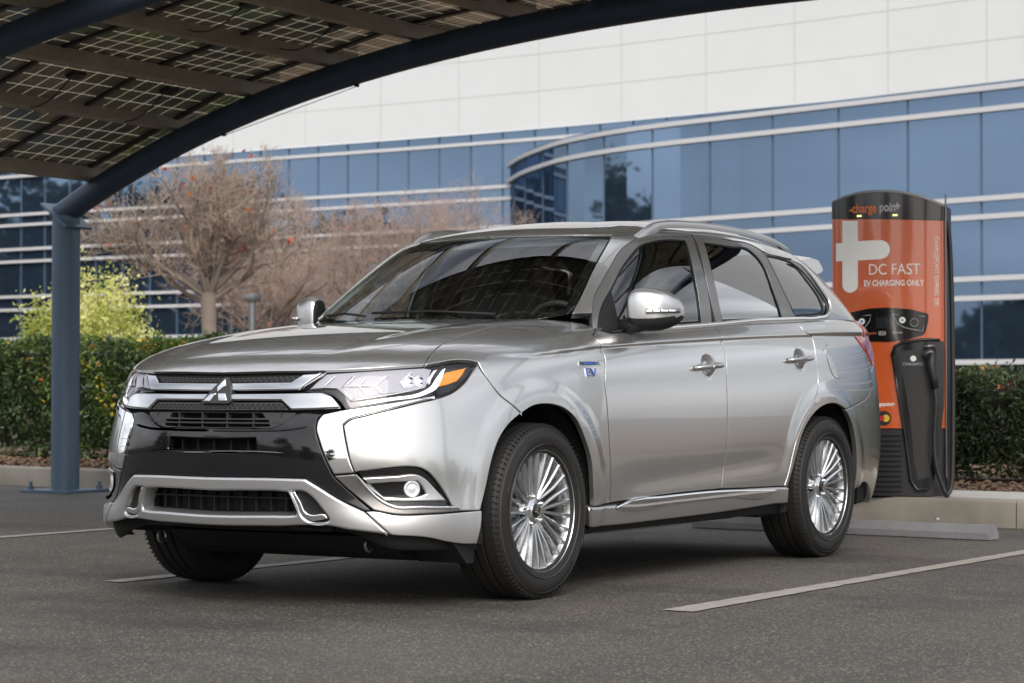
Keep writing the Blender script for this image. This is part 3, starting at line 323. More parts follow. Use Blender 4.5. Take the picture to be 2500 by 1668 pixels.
def smooth_line(pts, closed=True, surf='B', step=.011):
    """Catmull-Rom through the points, broken at corner flags; resampled by 3D length"""
    n = len(pts); P = np.array([p[:2] for p in pts], float); c = [p[2] if len(p) > 2 else 0 for p in pts]; out = []; cf = []
    X, _ = sev(surf, P)
    for i in range(n if closed else n-1):
        j = (i+1) % n; h = (i-1) % n; k = (j+1) % n
        p1, p2 = P[i], P[j]; L = np.linalg.norm(X[j]-X[i]); m = max(1, int(math.ceil(L/step)))
        def tang(a, b, q, la, lb): # nonuniform tangent at q
            return (b-q)*(la/(la+lb+1e-9))/(lb+1e-9)*1.0 + (q-a)*(lb/(la+lb+1e-9))/(la+1e-9)
        La = np.linalg.norm(X[i]-X[h]) if (closed or i > 0) else 0; Lb = np.linalg.norm(X[k]-X[j]) if (closed or j < n-1) else 0
        t1 = (p2-p1)/max(L, 1e-9) if (c[i] or La < 1e-6 or L < 1e-6) else tang(P[h], p2, p1, La, L)
        t2 = (p2-p1)/max(L, 1e-9) if (c[j] or Lb < 1e-6 or L < 1e-6) else tang(p1, P[k], p2, L, Lb)
        for s in range(m):
            t = s/m; t_2 = t*t; t3 = t_2*t
            q = (2*t3-3*t_2+1)*p1+(t3-2*t_2+t)*t1*L+(-2*t3+3*t_2)*p2+(t3-t_2)*t2*L
            out.append(q); cf.append(s == 0 and c[i])
    if not closed: out.append(P[-1]); cf.append(1)
    return np.array(out)
def inset(surf, UV, d):
    """move a closed outline inward (to its left) by d metres, on the surface"""
    if d == 0: return UV.copy()
    P, N = sev(surf, UV); a = P-np.roll(P, 1, 0); b = np.roll(P, -1, 0)-P
    a /= np.linalg.norm(a, axis=1, keepdims=True)+1e-9; b /= np.linalg.norm(b, axis=1, keepdims=True)+1e-9
    t = a+b; t /= np.linalg.norm(t, axis=1, keepdims=True)+1e-9; nin = np.cross(N, t); nin /= np.linalg.norm(nin, axis=1, keepdims=True)+1e-9
    cs = np.clip((np.cross(N, a)*nin).sum(1), .55, 1); D = nin*(d/cs)[:, None]
    ju, jv = sjac(surf, UV); A = np.stack([(ju*ju).sum(1), (ju*jv).sum(1), (jv*jv).sum(1)], 1)
    bu = (ju*D).sum(1); bv = (jv*D).sum(1); det = A[:, 0]*A[:, 2]-A[:, 1]**2+1e-14
    return UV+np.stack([(A[:, 2]*bu-A[:, 1]*bv)/det, (A[:, 0]*bv-A[:, 1]*bu)/det], 1)
def area(UV): x, y = UV[:, 0], UV[:, 1]; return .5*(x*np.roll(y, -1)-np.roll(x, -1)*y).sum()
def inpoly(pts, poly):
    x, y = pts[:, 0][:, None], pts[:, 1][:, None]; a = poly; b = np.roll(poly, -1, 0)
    c = ((a[:, 1] > y) != (b[:, 1] > y)) & (x < (b[:, 0]-a[:, 0])*(y-a[:, 1])/(b[:, 1]-a[:, 1]+1e-15)+a[:, 0])
    return c.sum(1) % 2 == 1
def symclose(o):
    a = [tuple(p[:2])+(1,) if i in (0, len(o)-1) else p for i, p in enumerate(o)]
    a = [(0., a[0][1], 0)]+list(a[1:-1])+[(0., a[-1][1], 0)]
    return a+[(-p[0], *p[1:]) for p in a[-2:0:-1]]
def panel(name, surf, outline, holes=(), m='paint', parent=None, off=0., gap=.0018, bev=.0025, depth=.014, sym=0, side=1, step=.024, hole_depth=None, prof=None, hgap=0., ostep=.011, feat=None, raw=False):
    if sym: outline = symclose(outline); holes = [symclose(h) if abs(h[0][0]) < .01 else h for h in holes]+[[(-p[0], *p[1:]) for p in h] for h in holes if abs(h[0][0]) >= .01]
    if side < 0: outline = [(-p[0], *p[1:]) for p in outline]; holes = [[(-p[0], *p[1:]) for p in h] for h in holes]
    loops = []
    for k, o in enumerate([outline]+list(holes)):
        L = smooth_line(o, True, surf, ostep)
        if (area(L) < 0) == (k == 0): L = L[::-1].copy()
        loops.append(L)
    V = []; Nn = []; F = []
    def put(P, N): b = len(V); V.extend(P); Nn.extend(N); return b
    inner = []
    for k, L in enumerate(loops):
        g = gap if k == 0 else hgap; L = inset(surf, L, g) if g else L
        dp = depth if (k == 0 or hole_depth is None) else hole_depth
        pf = prof or [(0, -dp, 90), (0, -bev, 90), (0, -bev, 60), (bev*.35, -bev*.3, 35), (bev, 0, 0)]
        rings = []
        for (d, h, th) in pf:
            if h == pf[0][1] and k > 0 and hole_depth is not None and prof: h = -hole_depth
            U = inset(surf, L, d); P, N = sev(surf, U)
            T = np.roll(P, -1, 0)-np.roll(P, 1, 0); T /= np.linalg.norm(T, axis=1, keepdims=True)+1e-9; O = -np.cross(N, T)
            if h < 0 and d == 0: P, _ = sev(surf, L)
            th = math.radians(th); nn = N*math.cos(th)+O*math.sin(th)
            rings.append(put(P+N*(off+h), nn)); last = U
        n = len(L)
        for a, b in zip(rings[:-1], rings[1:]):
            for i in range(n): j = (i+1) % n; F.append((a+i, a+j, b+j, b+i))
        inner.append(last)
    hin = (pf[-1][1])
    allp = np.concatenate(inner); ju, jv = sjac(surf, allp); su = np.linalg.norm(ju, axis=1).mean(); sv = np.linalg.norm(jv, axis=1).mean()
    S = np.array([su, sv]); lo, hi = allp.min(0), allp.max(0)
    gu = np.arange(lo[0], hi[0], step/su); gv = np.arange(lo[1], hi[1], step/sv); G = np.stack(np.meshgrid(gu, gv, indexing='ij'), -1)
    G[:, 1::2, 0] += .5*step/su; G = G.reshape(-1, 2)
    if len(G):
        ok = inpoly(G, inner[0])
        for h in inner[1:]: ok &= ~inpoly(G, h)
        G = G[ok]
    if len(G):     # keep away from the edge
        E = allp*S; D2 = np.full(len(G), 9.)
        for q in range(0, len(E), 400): D2 = np.minimum(D2, ((G*S)[:, None]-E[None, q:q+400]).__pow__(2).sum(-1).min(1))
        G = G[D2 > (step*.35)**2]
    pts = np.concatenate([allp, G])*S; edges = []; b = 0
    for L in inner: n = len(L); edges += [(b+i, b+(i+1) % n) for i in range(n)]; b += n
    r = delaunay_2d_cdt([Vector(p) for p in pts], edges, [], 0, 1e-7)
    q = np.array([tuple(v) for v in r[0]]); T = np.array([f for f in r[2] if len(f) == 3]); cen = q[T].mean(1); inn = [L*S for L in inner]
    ok = inpoly(cen, inn[0])
    for h in inn[1:]: ok &= ~inpoly(cen, h)
    T = T[ok]; P, N = sev(surf, q/S)
    sgn = np.cross(q[T[:, 1]]-q[T[:, 0]], q[T[:, 2]]-q[T[:, 0]]); T = np.where(sgn[:, None] < 0, T[:, ::-1], T)
    hh = off+hin+(0 if feat is None else feat(P)); b = put(P+N*np.reshape(hh, (-1, 1)) if np.ndim(hh) else P+N*hh, N); F += [tuple(t+b) for t in T]
    if raw: return V, F, Nn
    return meshobj(name, V, F, m, parent, normals=Nn)
def joined(name, m, parent, parts):
    V = []; F = []; N = []
    for v, f, n in parts: b = len(V); V += list(v); N += list(n); F += [tuple(i+b for i in q) for q in f]
    return meshobj(name, V, F, m, parent, normals=N)
def both(name, key, m, parent, **k):
    s, sym, o, h = BAKE[0][key]
    if sym: return [panel(name, s, o, h, m, parent, sym=1, **k)]
    return [panel(name, s, o, h, m, parent, side=1, **k), panel(name, s, o, h, m, parent, side=-1, **k)]
def strip(name, surf, pts, w, h, m, parent, sides=(1, -1), off=0., taper=True, n=5):
    """half-round moulding along a line on the surface"""
    L0 = smooth_line(pts, False, surf, .012); out = []
    for sd_ in sides:
        L = L0*np.array([sd_, 1]); P, N = sev(surf, L); T = np.gradient(P, axis=0); T /= np.linalg.norm(T, axis=1, keepdims=True); C = np.cross(N, T)
        V = []; Nn = []; F = []; ln = len(P)
        tp = np.minimum(1, np.minimum(np.arange(ln), np.arange(ln)[::-1])/3.+.25) if taper else np.ones(ln)
        for i in range(ln):
            for k in range(n):
                a = math.pi*(k/(n-1)-.5); V.append(P[i]+C[i]*math.sin(a)*w*tp[i]+N[i]*(off+math.cos(a)*h*tp[i]-.002)); Nn.append(C[i]*math.sin(a)+N[i]*math.cos(a)*w/h*.6+1e-6)
        for i in range(ln-1):
            for k in range(n-1): f = (i*n+k, i*n+k+1, (i+1)*n+k+1, (i+1)*n+k); F.append(f[::-1] if sd_ > 0 else f)
        Nn = [q/np.linalg.norm(q) for q in Nn]; out.append(meshobj(name, V, F, m, parent, normals=Nn))
    return out
def textmesh(body, size=1., spacing=1., bold=0., extr=0.):
    c = bpy.data.curves.new('t', 'FONT'); c.body = body; c.size = size; c.space_character = spacing; c.offset = bold; c.extrude = extr
    c.align_x = 'CENTER'; c.align_y = 'CENTER'; c.resolution_u = 3
    o = bpy.data.objects.new('t', c); COL.objects.link(o); bpy.context.view_layer.update()
    me = o.evaluated_get(bpy.context.evaluated_depsgraph_get()).to_mesh()
    V = [v.co.copy() for v in me.vertices]; F = [tuple(p.vertices) for p in me.polygons]
    bpy.data.objects.remove(o); bpy.data.curves.remove(c); return V, F
def text(name, body, size, m, parent, fn, **k):
    """lettering bent onto any surface by fn(x, y, z) -> point"""
    V, F = textmesh(body, size, **k); return meshobj(name, [fn(v.x, v.y, v.z) for v in V], F, m, parent)
def copy_tree(o, parent=None):
    c = o.copy(); COL.objects.link(c); c.parent = parent
    for ch in list(o.children): copy_tree(ch, c)
    return c
# ---------- car materials
mat('paint', (.55, .55, .54), rough=.27, metal=.90, coat=1.0)
_b = M('paint').node_tree.nodes['Principled BSDF']; _b.inputs['Coat Roughness'].default_value = .015; _b.inputs['Coat IOR'].default_value = 1.6
def _flake():
    nt = M('paint').node_tree; tc = nt.nodes.new('ShaderNodeTexCoord'); v = nt.nodes.new('ShaderNodeTexVoronoi'); v.inputs['Scale'].default_value = 900
    nt.links.new(tc.outputs['Object'], v.inputs[0]); mr = nt.nodes.new('ShaderNodeMapRange'); mr.inputs[3].default_value = .22; mr.inputs[4].default_value = .32
    sp = nt.nodes.new('ShaderNodeSeparateColor'); nt.links.new(v.outputs['Color'], sp.inputs[0]); nt.links.new(sp.outputs[0], mr.inputs[0]); nt.links.new(mr.outputs[0], _b.inputs['Roughness'])
mat('satin_silver', (.54, .54, .54), rough=.34, metal=.9, coat=.3)
mat('frame_grey', (.15, .15, .145), rough=.32, metal=.6, coat=.4)
mat('trim_bright', (.80, .81, .82), rough=.22, metal=.75, coat=.4)
mat('chrome', (.86, .87, .88), rough=.035, metal=1)
mat('dark_chrome', (.30, .30, .31), rough=.12, metal=1)
mat('bar_satin', (.60, .61, .62), rough=.13, metal=1)
mat('speckle_grey', (.16, .155, .15), rough=.35, metal=.7, var=.35, vscale=420, coat=.5)
mat('gloss_black', (.006, .006, .007), rough=.05, coat=.25)
mat('matt_black', (.010, .010, .011), rough=.6, spec=.25)
mat('grille_grey', (.032, .032, .034), rough=.42, spec=.35)
mat('void', (.004, .004, .004), rough=.8)
mat('rubber', (.014, .0135, .013), rough=.6, spec=.3, bump=.12, bscale=180)
mat('rubber_letter', (.034, .033, .032), rough=.6)
mat('alloy', (.62, .63, .64), rough=.22, metal=.95, coat=.4)
mat('alloy_dark', (.20, .20, .21), rough=.35, metal=.8)
mat('steel', (.30, .29, .28), rough=.35, metal=.9)
mat('cabin', (.018, .018, .02), rough=.6)
mat('seat_fabric', (.05, .048, .045), rough=.75, bump=.2, bscale=200)
mat('amber', (.66, .24, .012), rough=.15, coat=.5)
mat('lamp_white', (.85, .86, .88), rough=.18, metal=.3, coat=1)
mat('drl', (.95, .95, .95), rough=.1, coat=1, emit=(1, 1, .98, .9))
mat('lamp_grey', (.34, .34, .37), rough=.5, metal=.0, coat=.0, bump=.25, bscale=60)
mat('lamp_red', (.28, .01, .012), rough=.08, coat=1)
mat('lamp_clear', (.75, .62, .62), rough=.08, coat=1)
mat('badge_blue', (.02, .09, .42), rough=.15, metal=.3, coat=1)
mat('mint', (.35, .62, .52), rough=.5)
glassmat('windscreen_glass', (.80, .86, .82)); glassmat('front_side_glass', (.66, .72, .69), base=.08); glassmat('privacy_glass', (.045, .045, .05), refl=1.5, base=.20)
glassmat('lens_glass', (.93, .93, .95), refl=.30, base=0)
BK, LN = BAKE
car = empty('car', label='silver sport utility car with black grille, parked under the solar canopy', cat='car')
# dark inner shell seen only through gaps and grilles
def shell():
    V = []; F = []
    L = SURF['B']; u = np.linspace(0, L.nu-1, 96); v = np.linspace(.7, 12, 46)
    for sd in (1, -1):
        U, W = np.meshgrid(u, v, indexing='ij'); P, N = L.ev(U, W); front = sst(.45, .62, P[..., 0])*(1-sst(.80, .86, P[..., 2]))*(1-sst(.5, .7, abs(P[..., 1])))
        P = P-N*(.026+.075*front)[..., None]; P[..., 1] *= sd; b = len(V); n1 = len(v); V += list(P.reshape(-1, 3))
        Zg = L.ev(U, W)[0][..., 2]
        for i in range(len(u)-1):
            for j in range(n1-1):
                c = P[i, j]
                if abs(c[1]) > .5 and min(math.hypot(c[0], c[2]-.345), math.hypot(c[0]+2.67, c[2]-.345)) < .445: continue
                if c[0] < -.68 and Zg[i, j] > 1.06 and abs(c[1]) < .79: continue
                F.append((b+i*n1+j, b+(i+1)*n1+j, b+(i+1)*n1+j+1, b+i*n1+j+1))
    meshobj('inner_shell', V, F, 'void', car)
shell()
kw = dict(parent=car)
both('bonnet', 'hood', 'paint', **kw)
both('front_fender', 'fender', 'paint', depth=.022, **kw)
both('front_bumper', 'front_bumper', 'paint', bev=.004, depth=.02, **kw)
both('corner_chrome', 'corner_chrome', 'chrome', off=.004, bev=.006, depth=.02, **kw)
both('lower_trim', 'lower_trim', 'speckle_grey', off=.003, bev=.004, **kw)
both('fog_lamp_surround', 'fog_backing', 'gloss_black', off=-.016, **kw)
fb = both('fog_lamp_bezel', 'fog_bezel', 'satin_silver', off=.0, bev=.005, depth=.016, hole_depth=.05, **kw)
bf = both('front_fascia', 'black_fascia', 'gloss_black', bev=.005, off=.0, depth=.03, **kw)[0]
both('grille', 'grille_insert', 'grille_grey', off=-.012, depth=.03, hole_depth=.05, **kw)
both('lower_grille_bar', 'lower_bar', 'bar_satin', off=.008, bev=.008, depth=.03, **kw)
hl = both('honeycomb_grille', 'honeycomb_low', 'grille_grey', off=-.002, **kw)[0]
both('upper_grille_bar', 'upper_bar', 'bar_satin', off=.004, bev=.006, depth=.03, **kw)
ht = both('honeycomb_grille', 'honeycomb_top', 'grille_grey', off=-.006, **kw)[0]
sk = both('skid_plate', 'skid_plate', 'satin_silver', off=.012, bev=.009, gap=.0008, depth=.03, hole_depth=.07, **kw)[0]
both('vent_mesh', 'vent_mesh', 'matt_black', off=-.012, **kw)
both('vent_trim', 'vent_chrome', 'chrome', off=.008, bev=.004, depth=.02, **kw)
both('bumper_corner_lip', 'bumper_corner_lip', 'satin_silver', off=.011, bev=.004, gap=.0008, depth=.04, **kw)
fd = both('front_door', 'front_door', 'paint', depth=.02, step=.014, gap=.0034, bev=.0010, **kw); rd = both('rear_door', 'rear_door', 'paint', depth=.02, step=.014, gap=.0034, bev=.0010, **kw)
both('rear_quarter', 'quarter', 'paint', depth=.025, **kw); both('rear_bumper', 'rear_bumper', 'paint', depth=.025, **kw)
both('side_skirt', 'side_skirt', 'satin_silver', off=.012, bev=.010, depth=.05, **kw)
both('skirt_trim', 'skirt_chrome', 'chrome', off=.018, bev=.007, depth=.02, **kw)
both('fuel_door', 'fuel_door', 'paint', off=.0030, bev=.003, depth=.006, gap=.0, **kw)
rf = joined('roof', 'paint', car, [panel('roof', 'T', BK['roof'][2], [], 'paint', None, depth=.03, gap=0, bev=.0008, side=q, raw=True) for q in (1, -1)])
both('windscreen', 'windshield', 'windscreen_glass', off=-.003, depth=.004, bev=.001, step=.05, **kw)
ff = both('door_frame', 'front_frame', 'frame_grey', depth=.025, hole_depth=.02, off=-.002, **kw)
both('front_window', 'front_glass', 'front_side_glass', off=-.010, depth=.002, bev=.0005, gap=0, step=.05, **kw)
both('door_frame', 'rear_frame', 'frame_grey', depth=.025, hole_depth=.02, off=-.002, **kw)
both('rear_window', 'rear_glass', 'privacy_glass', off=-.010, depth=.002, bev=.0005, gap=0, step=.05, **kw)
both('quarter_window', 'quarter_glass', 'privacy_glass', off=-.008, depth=.002, bev=.0005, gap=0, step=.05, **kw)
both('window_surround', 'quarter_frame', 'gloss_black', off=-.003, depth=.02, **kw)
panel('tailgate_window', 'T', [(14, 1.3, 1), (11.9, 1.3, 1), (12.2, 3.2, 1), (14, 3.2, 1)], [], 'privacy_glass', car, off=-.006, depth=.002, sym=0, step=.06)
panel('tailgate_window', 'T', [(14, 1.3, 1), (11.9, 1.3, 1), (12.2, 3.2, 1), (14, 3.2, 1)], [], 'privacy_glass', car, off=-.006, depth=.002, side=-1, step=.06)
for s_ in (1, -1): panel('tailgate', 'B', [(17.2, 7.05, 1), (19, 7.05, 1), (19, 10.4, 1), (17.2, 10.4, 1)], [], 'paint', car, side=s_)
both('tail_lamp', 'tail_lamp', 'lamp_red', off=.006, bev=.006, depth=.02, **kw)
strip('belt_trim', 'T', LN['belt_chrome'][1], .011, .009, 'trim_bright', car, off=.010)
strip('bumper_trim', 'B', LN['crease_trim'][1], .006, .006, 'chrome', car, off=.006)
# windscreen lower cowl
panel('cowl', 'B', [(0, 11.9, 1), (4.7, 11.75, 1), (9.2, 11.8, 1), (9.2, 12.0, 1), (0, 12, 1)], [], 'matt_black', car, off=-.012, depth=.01, side=1)
panel('cowl', 'B', [(0, 11.9, 1), (4.7, 11.75, 1), (9.2, 11.8, 1), (9.2, 12.0, 1), (0, 12, 1)], [], 'matt_black', car, off=-.012, depth=.01, side=-1)
# ceramic border round the windscreen
def border():
    o = symclose(BK['windshield'][2]); L = smooth_line(o, True, 'T', .02)
    if area(L) < 0: L = L[::-1].copy()
    A_ = inset('T', L, .002); B_ = inset('T', L, .035); B_[:, 1] = np.where(L[:, 1] > 3, B_[:, 1]-.28, B_[:, 1]); Pa, Na = sev('T', A_); Pb, Nb = sev('T', B_); n = len(L)
    Pa -= Na*.006; Pb -= Nb*.006
    meshobj('windscreen_border', list(Pa)+list(Pb), [(i, (i+1) % n, n+(i+1) % n, n+i) for i in range(n)], 'gloss_black', car, normals=list(Na)+list(Nb))
border()
def seal(key, hole):
    for sd in (1, -1):
        o = BK[key][3][0] if hole else BK[key][2]; L = smooth_line(o, True, BK[key][0], .012)
        if area(L) < 0: L = L[::-1].copy()
        L = L*np.array([sd, 1]); L = L if sd > 0 else L[::-1].copy(); A_ = inset('T', L, -.001); B_ = inset('T', L, .009); Pa, Na = sev('T', A_); Pb, Nb = sev('T', B_); n = len(L); Pa -= Na*.004; Pb -= Nb*.0065
        meshobj('window_seal', list(Pa)+list(Pb), [(i, (i+1) % n, n+(i+1) % n, n+i) for i in range(n)], 'matt_black', car, normals=list(Na)+list(Nb))
seal('front_frame', 1); seal('rear_frame', 1); seal('quarter_frame', 1)
for k, w_, h_ in (('lip1', .004, .009), ('lip2', .006, .005)): strip('fascia_lip', 'B', LN[k][1], w_, h_, 'dark_chrome' if k == 'lip1' else 'gloss_black', car)
# honeycomb cells
def cells(surfpoly, rows, n, parent, off):
    o = symclose(surfpoly); L = smooth_line(o, True, 'B', .02); vs = L[:, 1]; V = []; F = []
    P, N = sev('B', L); y1 = P[:, 1].max(); U = np.linspace(-6, 6, 1201)
    for k, (fz, sh) in enumerate(rows):
        for q in range(-n, n+1):
            yy = (q+sh)*y1/n
            top = [v for (u, v), p in zip(L, P) if abs(p[1]-yy) < .012]
            if len(top) < 2 or max(top)-min(top) < .1: continue
            v = min(top)+(max(top)-min(top))*fz; Q, _ = sev('B', np.stack([U, U*0+v], 1)); u = U[np.argmin(abs(Q[:, 1]-yy))]
            p, nn = sev('B', np.array([[u, v]])); c = p[0]+nn[0]*off; nn = nn[0]; a = np.cross([0, 0, 1.], nn); a /= np.linalg.norm(a); b = np.cross(nn, a)
            r = .0095; bb = len(V); V += [c+(a*math.cos(t)*r+b*math.sin(t)*r*.62) for t in np.arange(6)*math.pi/3]; F.append(tuple(range(bb, bb+6)))
    meshobj('grille_hole', V, F, 'void', parent)
cells(BK['honeycomb_low'][2], [(.62, 0), (.30, .5)], 15, hl, -.0012)
cells(BK['honeycomb_top'][2], [(.66, 0), (.30, .5)], 15, ht, -.0052)
# slats inside the openings: a flat rack just behind the fascia
def rack(name, zs, ys, yw, z0, z1, x, parent, m='matt_black', t=.006, d=.03, curve=.25):
    b = MB(); X = lambda y: x-curve*y*y
    for z in zs:
        for i in range(14):
            y0 = -yw+2*yw*i/14; y1_ = y0+2*yw/14; xm = (X(y0)+X(y1_))/2; a = math.atan2(X(y1_)-X(y0), y1_-y0)
            b.box((xm, (y0+y1_)/2, z), (d, 2*yw/14*1.03, t), Matrix.Rotation(-a, 3, 'Z'))
    for y in ys: b.box((X(y)-.004, y, (z0+z1)/2), (d, t, z1-z0))
    return b.build(name, m, parent)
rack('grille_slat', [.695], [-.30, -.18, -.06, .06, .18, .30], .34, .675, .735, .915, car, 'grille_grey')
rack('grille_slat', [.588], [-.17, -.09, -.01, .07, .15], .22, .58, .645, .905, car)
rack('grille_slat', [.415], list(np.linspace(-.36, .36, 12)), .40, .345, .455, .875, car)
rd_ = MB(); rd_.box((.78, 0, .46), (.02, .9, .34)); rd_.build('radiator', 'matt_black', car)
b = MB()
for z in np.arange(.30, .64, .012): b.box((.792, 0, z), (.006, .72, .004))
b.build('radiator_fin', 'grille_grey', car)
# three small slots low on the far side of the fascia
sl_ = MB()
for z in (.633, .602, .571):
    P, N = sev('B', np.array([[-2.72, 0.]])*0+np.array([[-2.72, np.interp(z, [.46, .6, .74], [3, 4, 5])]])); p = P[0]; n_ = N[0]; a_ = math.atan2(n_[1], n_[0])
    sl_.box(tuple(p+n_*.0005), (.004, .062, .013), Matrix.Rotation(a_, 3, 'Z'), bev=.001)
sl_.build('fascia_slot', 'void', car)
sl2 = MB()
for z in (.625, .594, .563):
    P, N = sev('B', np.array([[-2.72, np.interp(z, [.46, .6, .74], [3, 4, 5])]])); p = P[0]; n_ = N[0]; a_ = math.atan2(n_[1], n_[0])
    sl2.box(tuple(p+n_*.002), (.005, .062, .0018), Matrix.Rotation(a_, 3, 'Z'))
sl2.build('slot_trim', 'chrome', car)
# emblem: three lozenges on a dark block
e = panel('emblem', 'B', BK['emblem_base'][2], [], 'grille_grey', car, off=.012, bev=.003, depth=.03)
for k in ('emb1', 'emb2', 'emb3'): panel('emblem_lozenge', 'B', BK[k][2], [], 'chrome', e, off=.018, bev=.0025, depth=.008)
# headlamps
def headlamp(sd):
    h = panel('headlamp', 'B', BK['headlamp'][2], [], 'gloss_black', car, off=-.024, depth=.01, side=sd)
    panel('reflector', 'B', BK['lamp_reflector'][2], [], 'lamp_grey', h, off=-.020, bev=.003, depth=.01, side=sd)
    for k in ('chev0', 'chev1', 'chev2', 'chev3'): panel('lamp_fin', 'B', BK[k][2], [], 'lamp_white' if k != 'chev0' else 'lamp_grey', h, off=-.013, bev=.003, depth=.012, side=sd)
    panel('daytime_light', 'B', BK['lamp_drl'][2], [], 'drl', h, off=-.012, bev=.003, depth=.01, side=sd)
    panel('turn_signal', 'B', BK['lamp_amber'][2], [], 'amber', h, off=-.011, bev=.004, depth=.01, side=sd)
    panel('lamp_lens', 'B', BK['headlamp'][2], [], 'lens_glass', h, off=.0, depth=.012, bev=.003, side=sd)
    # round projector lenses
    uv = np.array(BK['chev2'][2])[:, :2].mean(0)
    for du in (.12, .42):
        P, N = sev('B', np.array([[sd*(uv[0]+du), uv[1]]])); p = P[0]-N[0]*.022; R_ = Vector(N[0]).to_track_quat('Y', 'Z').to_matrix()
        q = MB(); q.lathe([(.0, .008), (.012, .006), (.019, .0), (.023, .003), (.026, .0)], n=24); q.V = [tuple(R_ @ Vector(v)+Vector(p)) for v in q.V]; q.build('projector', 'chrome', h, smooth=True)
for sd in (1, -1): headlamp(sd)
for k in range(1, 10): strip('lamp_divider', 'B', LN['ld%d' % k][1], .0022, .004, 'trim_bright', car, off=-.013 if k < 9 else -.004)
# fog lamp
for sd in (1, -1):
    uv = np.array(LN['fog'][1][0][:2]); P, N = sev('B', np.array([[uv[0]*sd, uv[1]]])); p = P[0]-N[0]*.012; R_ = Vector(N[0]).to_track_quat('Y', 'Z').to_matrix()
    q = MB(); q.lathe([(.0, .006), (.012, .004), (.020, -.004), (.026, .006), (.030, .008), (.032, -.01)], n=20); q.V = [tuple(R_ @ Vector((v[0]*.95, v[1], v[2]*1.0))+Vector(p)) for v in q.V]
    fo = q.build('fog_lamp', 'lamp_white', car, smooth=True)
    q = MB(); q.lathe([(.0, .013), (.015, .012), (.029, .008)], n=20); q.V = [tuple(R_ @ Vector(v)+Vector(p)) for v in q.V]; q.build('fog_lens', 'lens_glass', fo, smooth=True)
# door handles over their dimples
def handle(key, line, sd, door):
    (u0, v0, _), (u1, v1, _) = LN[line][1]; V = []; n = 14; t = np.linspace(0, 1, n)
    P, N = sev('B', np.stack([sd*(u0+(u1-u0)*t), v0+(v1-v0)*t], 1)); q = MB()
    hgt = .004+.036*np.sin(np.pi*np.clip(t, 0, 1))**.45; pts = P+N*hgt[:, None]; rr = .0155*np.clip(np.sin(np.pi*(t*.92+.04)), .3, 1)**.4
    q.tube([tuple(p) for p in pts], list(rr), n=12); q.V = [tuple(v) for v in q.V]; q.build('door_handle', 'satin_silver', door, smooth=True)
for sd, i in ((1, 0), (-1, 1)):
    handle('handle_recess_f', 'handle_f', sd, fd[i]); handle('handle_recess_r', 'handle_r', sd, rd[i])
# hybrid badge
def badge(sd):
    an = LN['ev_anchor'][1]; P, N = sev('B', np.array([[a[0]*sd, a[1]] for a in an])); n_ = Vector(N[0])
    def fr(c, a, b_):
        ex = (Vector(b_)-Vector(a)).normalized(); ey = n_.cross(ex).normalized(); 
        if ey.z < 0: ey = -ey
        return lambda x, y, z: Vector(c)+ex*x+ey*y+n_*(z+.004)
    a, b_ = (P[0], P[1]) if sd > 0 else (P[1], P[0]); c = (P[0]+P[1]+P[2]+P[3])/4; f = fr(c, a, b_)
    wd = np.linalg.norm(P[1]-P[0])
    t = text('badge', 'EV', .052, 'badge_blue', car, lambda x, y, z: f(x*1.55, y*.92-.013, z), bold=-.0006, extr=.002)
    text('badge_edge', 'EV', .052, 'chrome', t, lambda x, y, z: f(x*1.55, y*.92-.013, z-.0022), bold=.0016, extr=.0018)
    a2, b2 = (P[4], P[5]) if sd > 0 else (P[5], P[4]); g = fr((P[4]+P[5])/2, a2, b2)
    bb = MB(); bb.box((0, 0, 0), (np.linalg.norm(P[5]-P[4]), .0155, .003), bev=.001); bb.V = [tuple(g(v[0], v[1], v[2]-.002)) for v in bb.V]; bb.build('badge_plate', 'chrome', t)
    text('badge_text', 'PLUG-IN HYBRID', .0120, 'badge_blue', t, lambda x, y, z: g(x*.86, y, z), extr=.0015)
for sd in (1, -1): badge(sd)
# roof rails
def rail(sd):
    b = MB(); t = np.linspace(0, 1, 60); uu = np.interp(t, [0, .12, .5, .8, 1], [4.25, 5.2, 7.2, 8.8, 9.9]); vv = np.interp(t, [0, .1, 1], [4.05, 4.32, 4.15])
    P, N = sev('T', np.stack([uu*sd, vv], 1)); hh = np.interp(t, [0, .05, .12, .22, .5, .8, .94, 1], [.004, .024, .042, .046, .038, .034, .022, .0])
    up = np.array([0, sd*.25, 1.]); up /= np.linalg.norm(up); V = []; F = []; ring = 10
    for i in range(60):
        top = P[i]+up*hh[i]; base_h = np.interp(t[i], [0, .10, .16, .86, .93, 1], [0, 0, .42, .42, 0, 0])*hh[i]; bot = P[i]+up*(base_h-.006)
        wd = .014+.004*(t[i] < .12); T_ = P[min(i+1, 59)]-P[max(i-1, 0)]; T_ /= np.linalg.norm(T_); S_ = np.cross(T_, up); S_ /= np.linalg.norm(S_)
        prof = [(-1, 0), (-1, .55), (-.85, .85), (-.5, 1), (0, 1.06), (.5, 1), (.85, .85), (1, .55), (1, 0), (0, -.05)]
        for a_, c_ in prof: V.append(bot+(top-bot)*c_+S_*a_*wd*(1-.25*max(c_, 0)))
    for i in range(59):
        for k in range(ring): k2 = (k+1) % ring; F.append((i*ring+k, i*ring+k2, (i+1)*ring+k2, (i+1)*ring+k))
    F += [tuple(range(ring)), tuple(59*ring+k for k in range(ring))]
    b.add(V, F); b.build('roof_rail', 'satin_silver', car, sharp=50)
for sd in (1, -1): rail(sd)
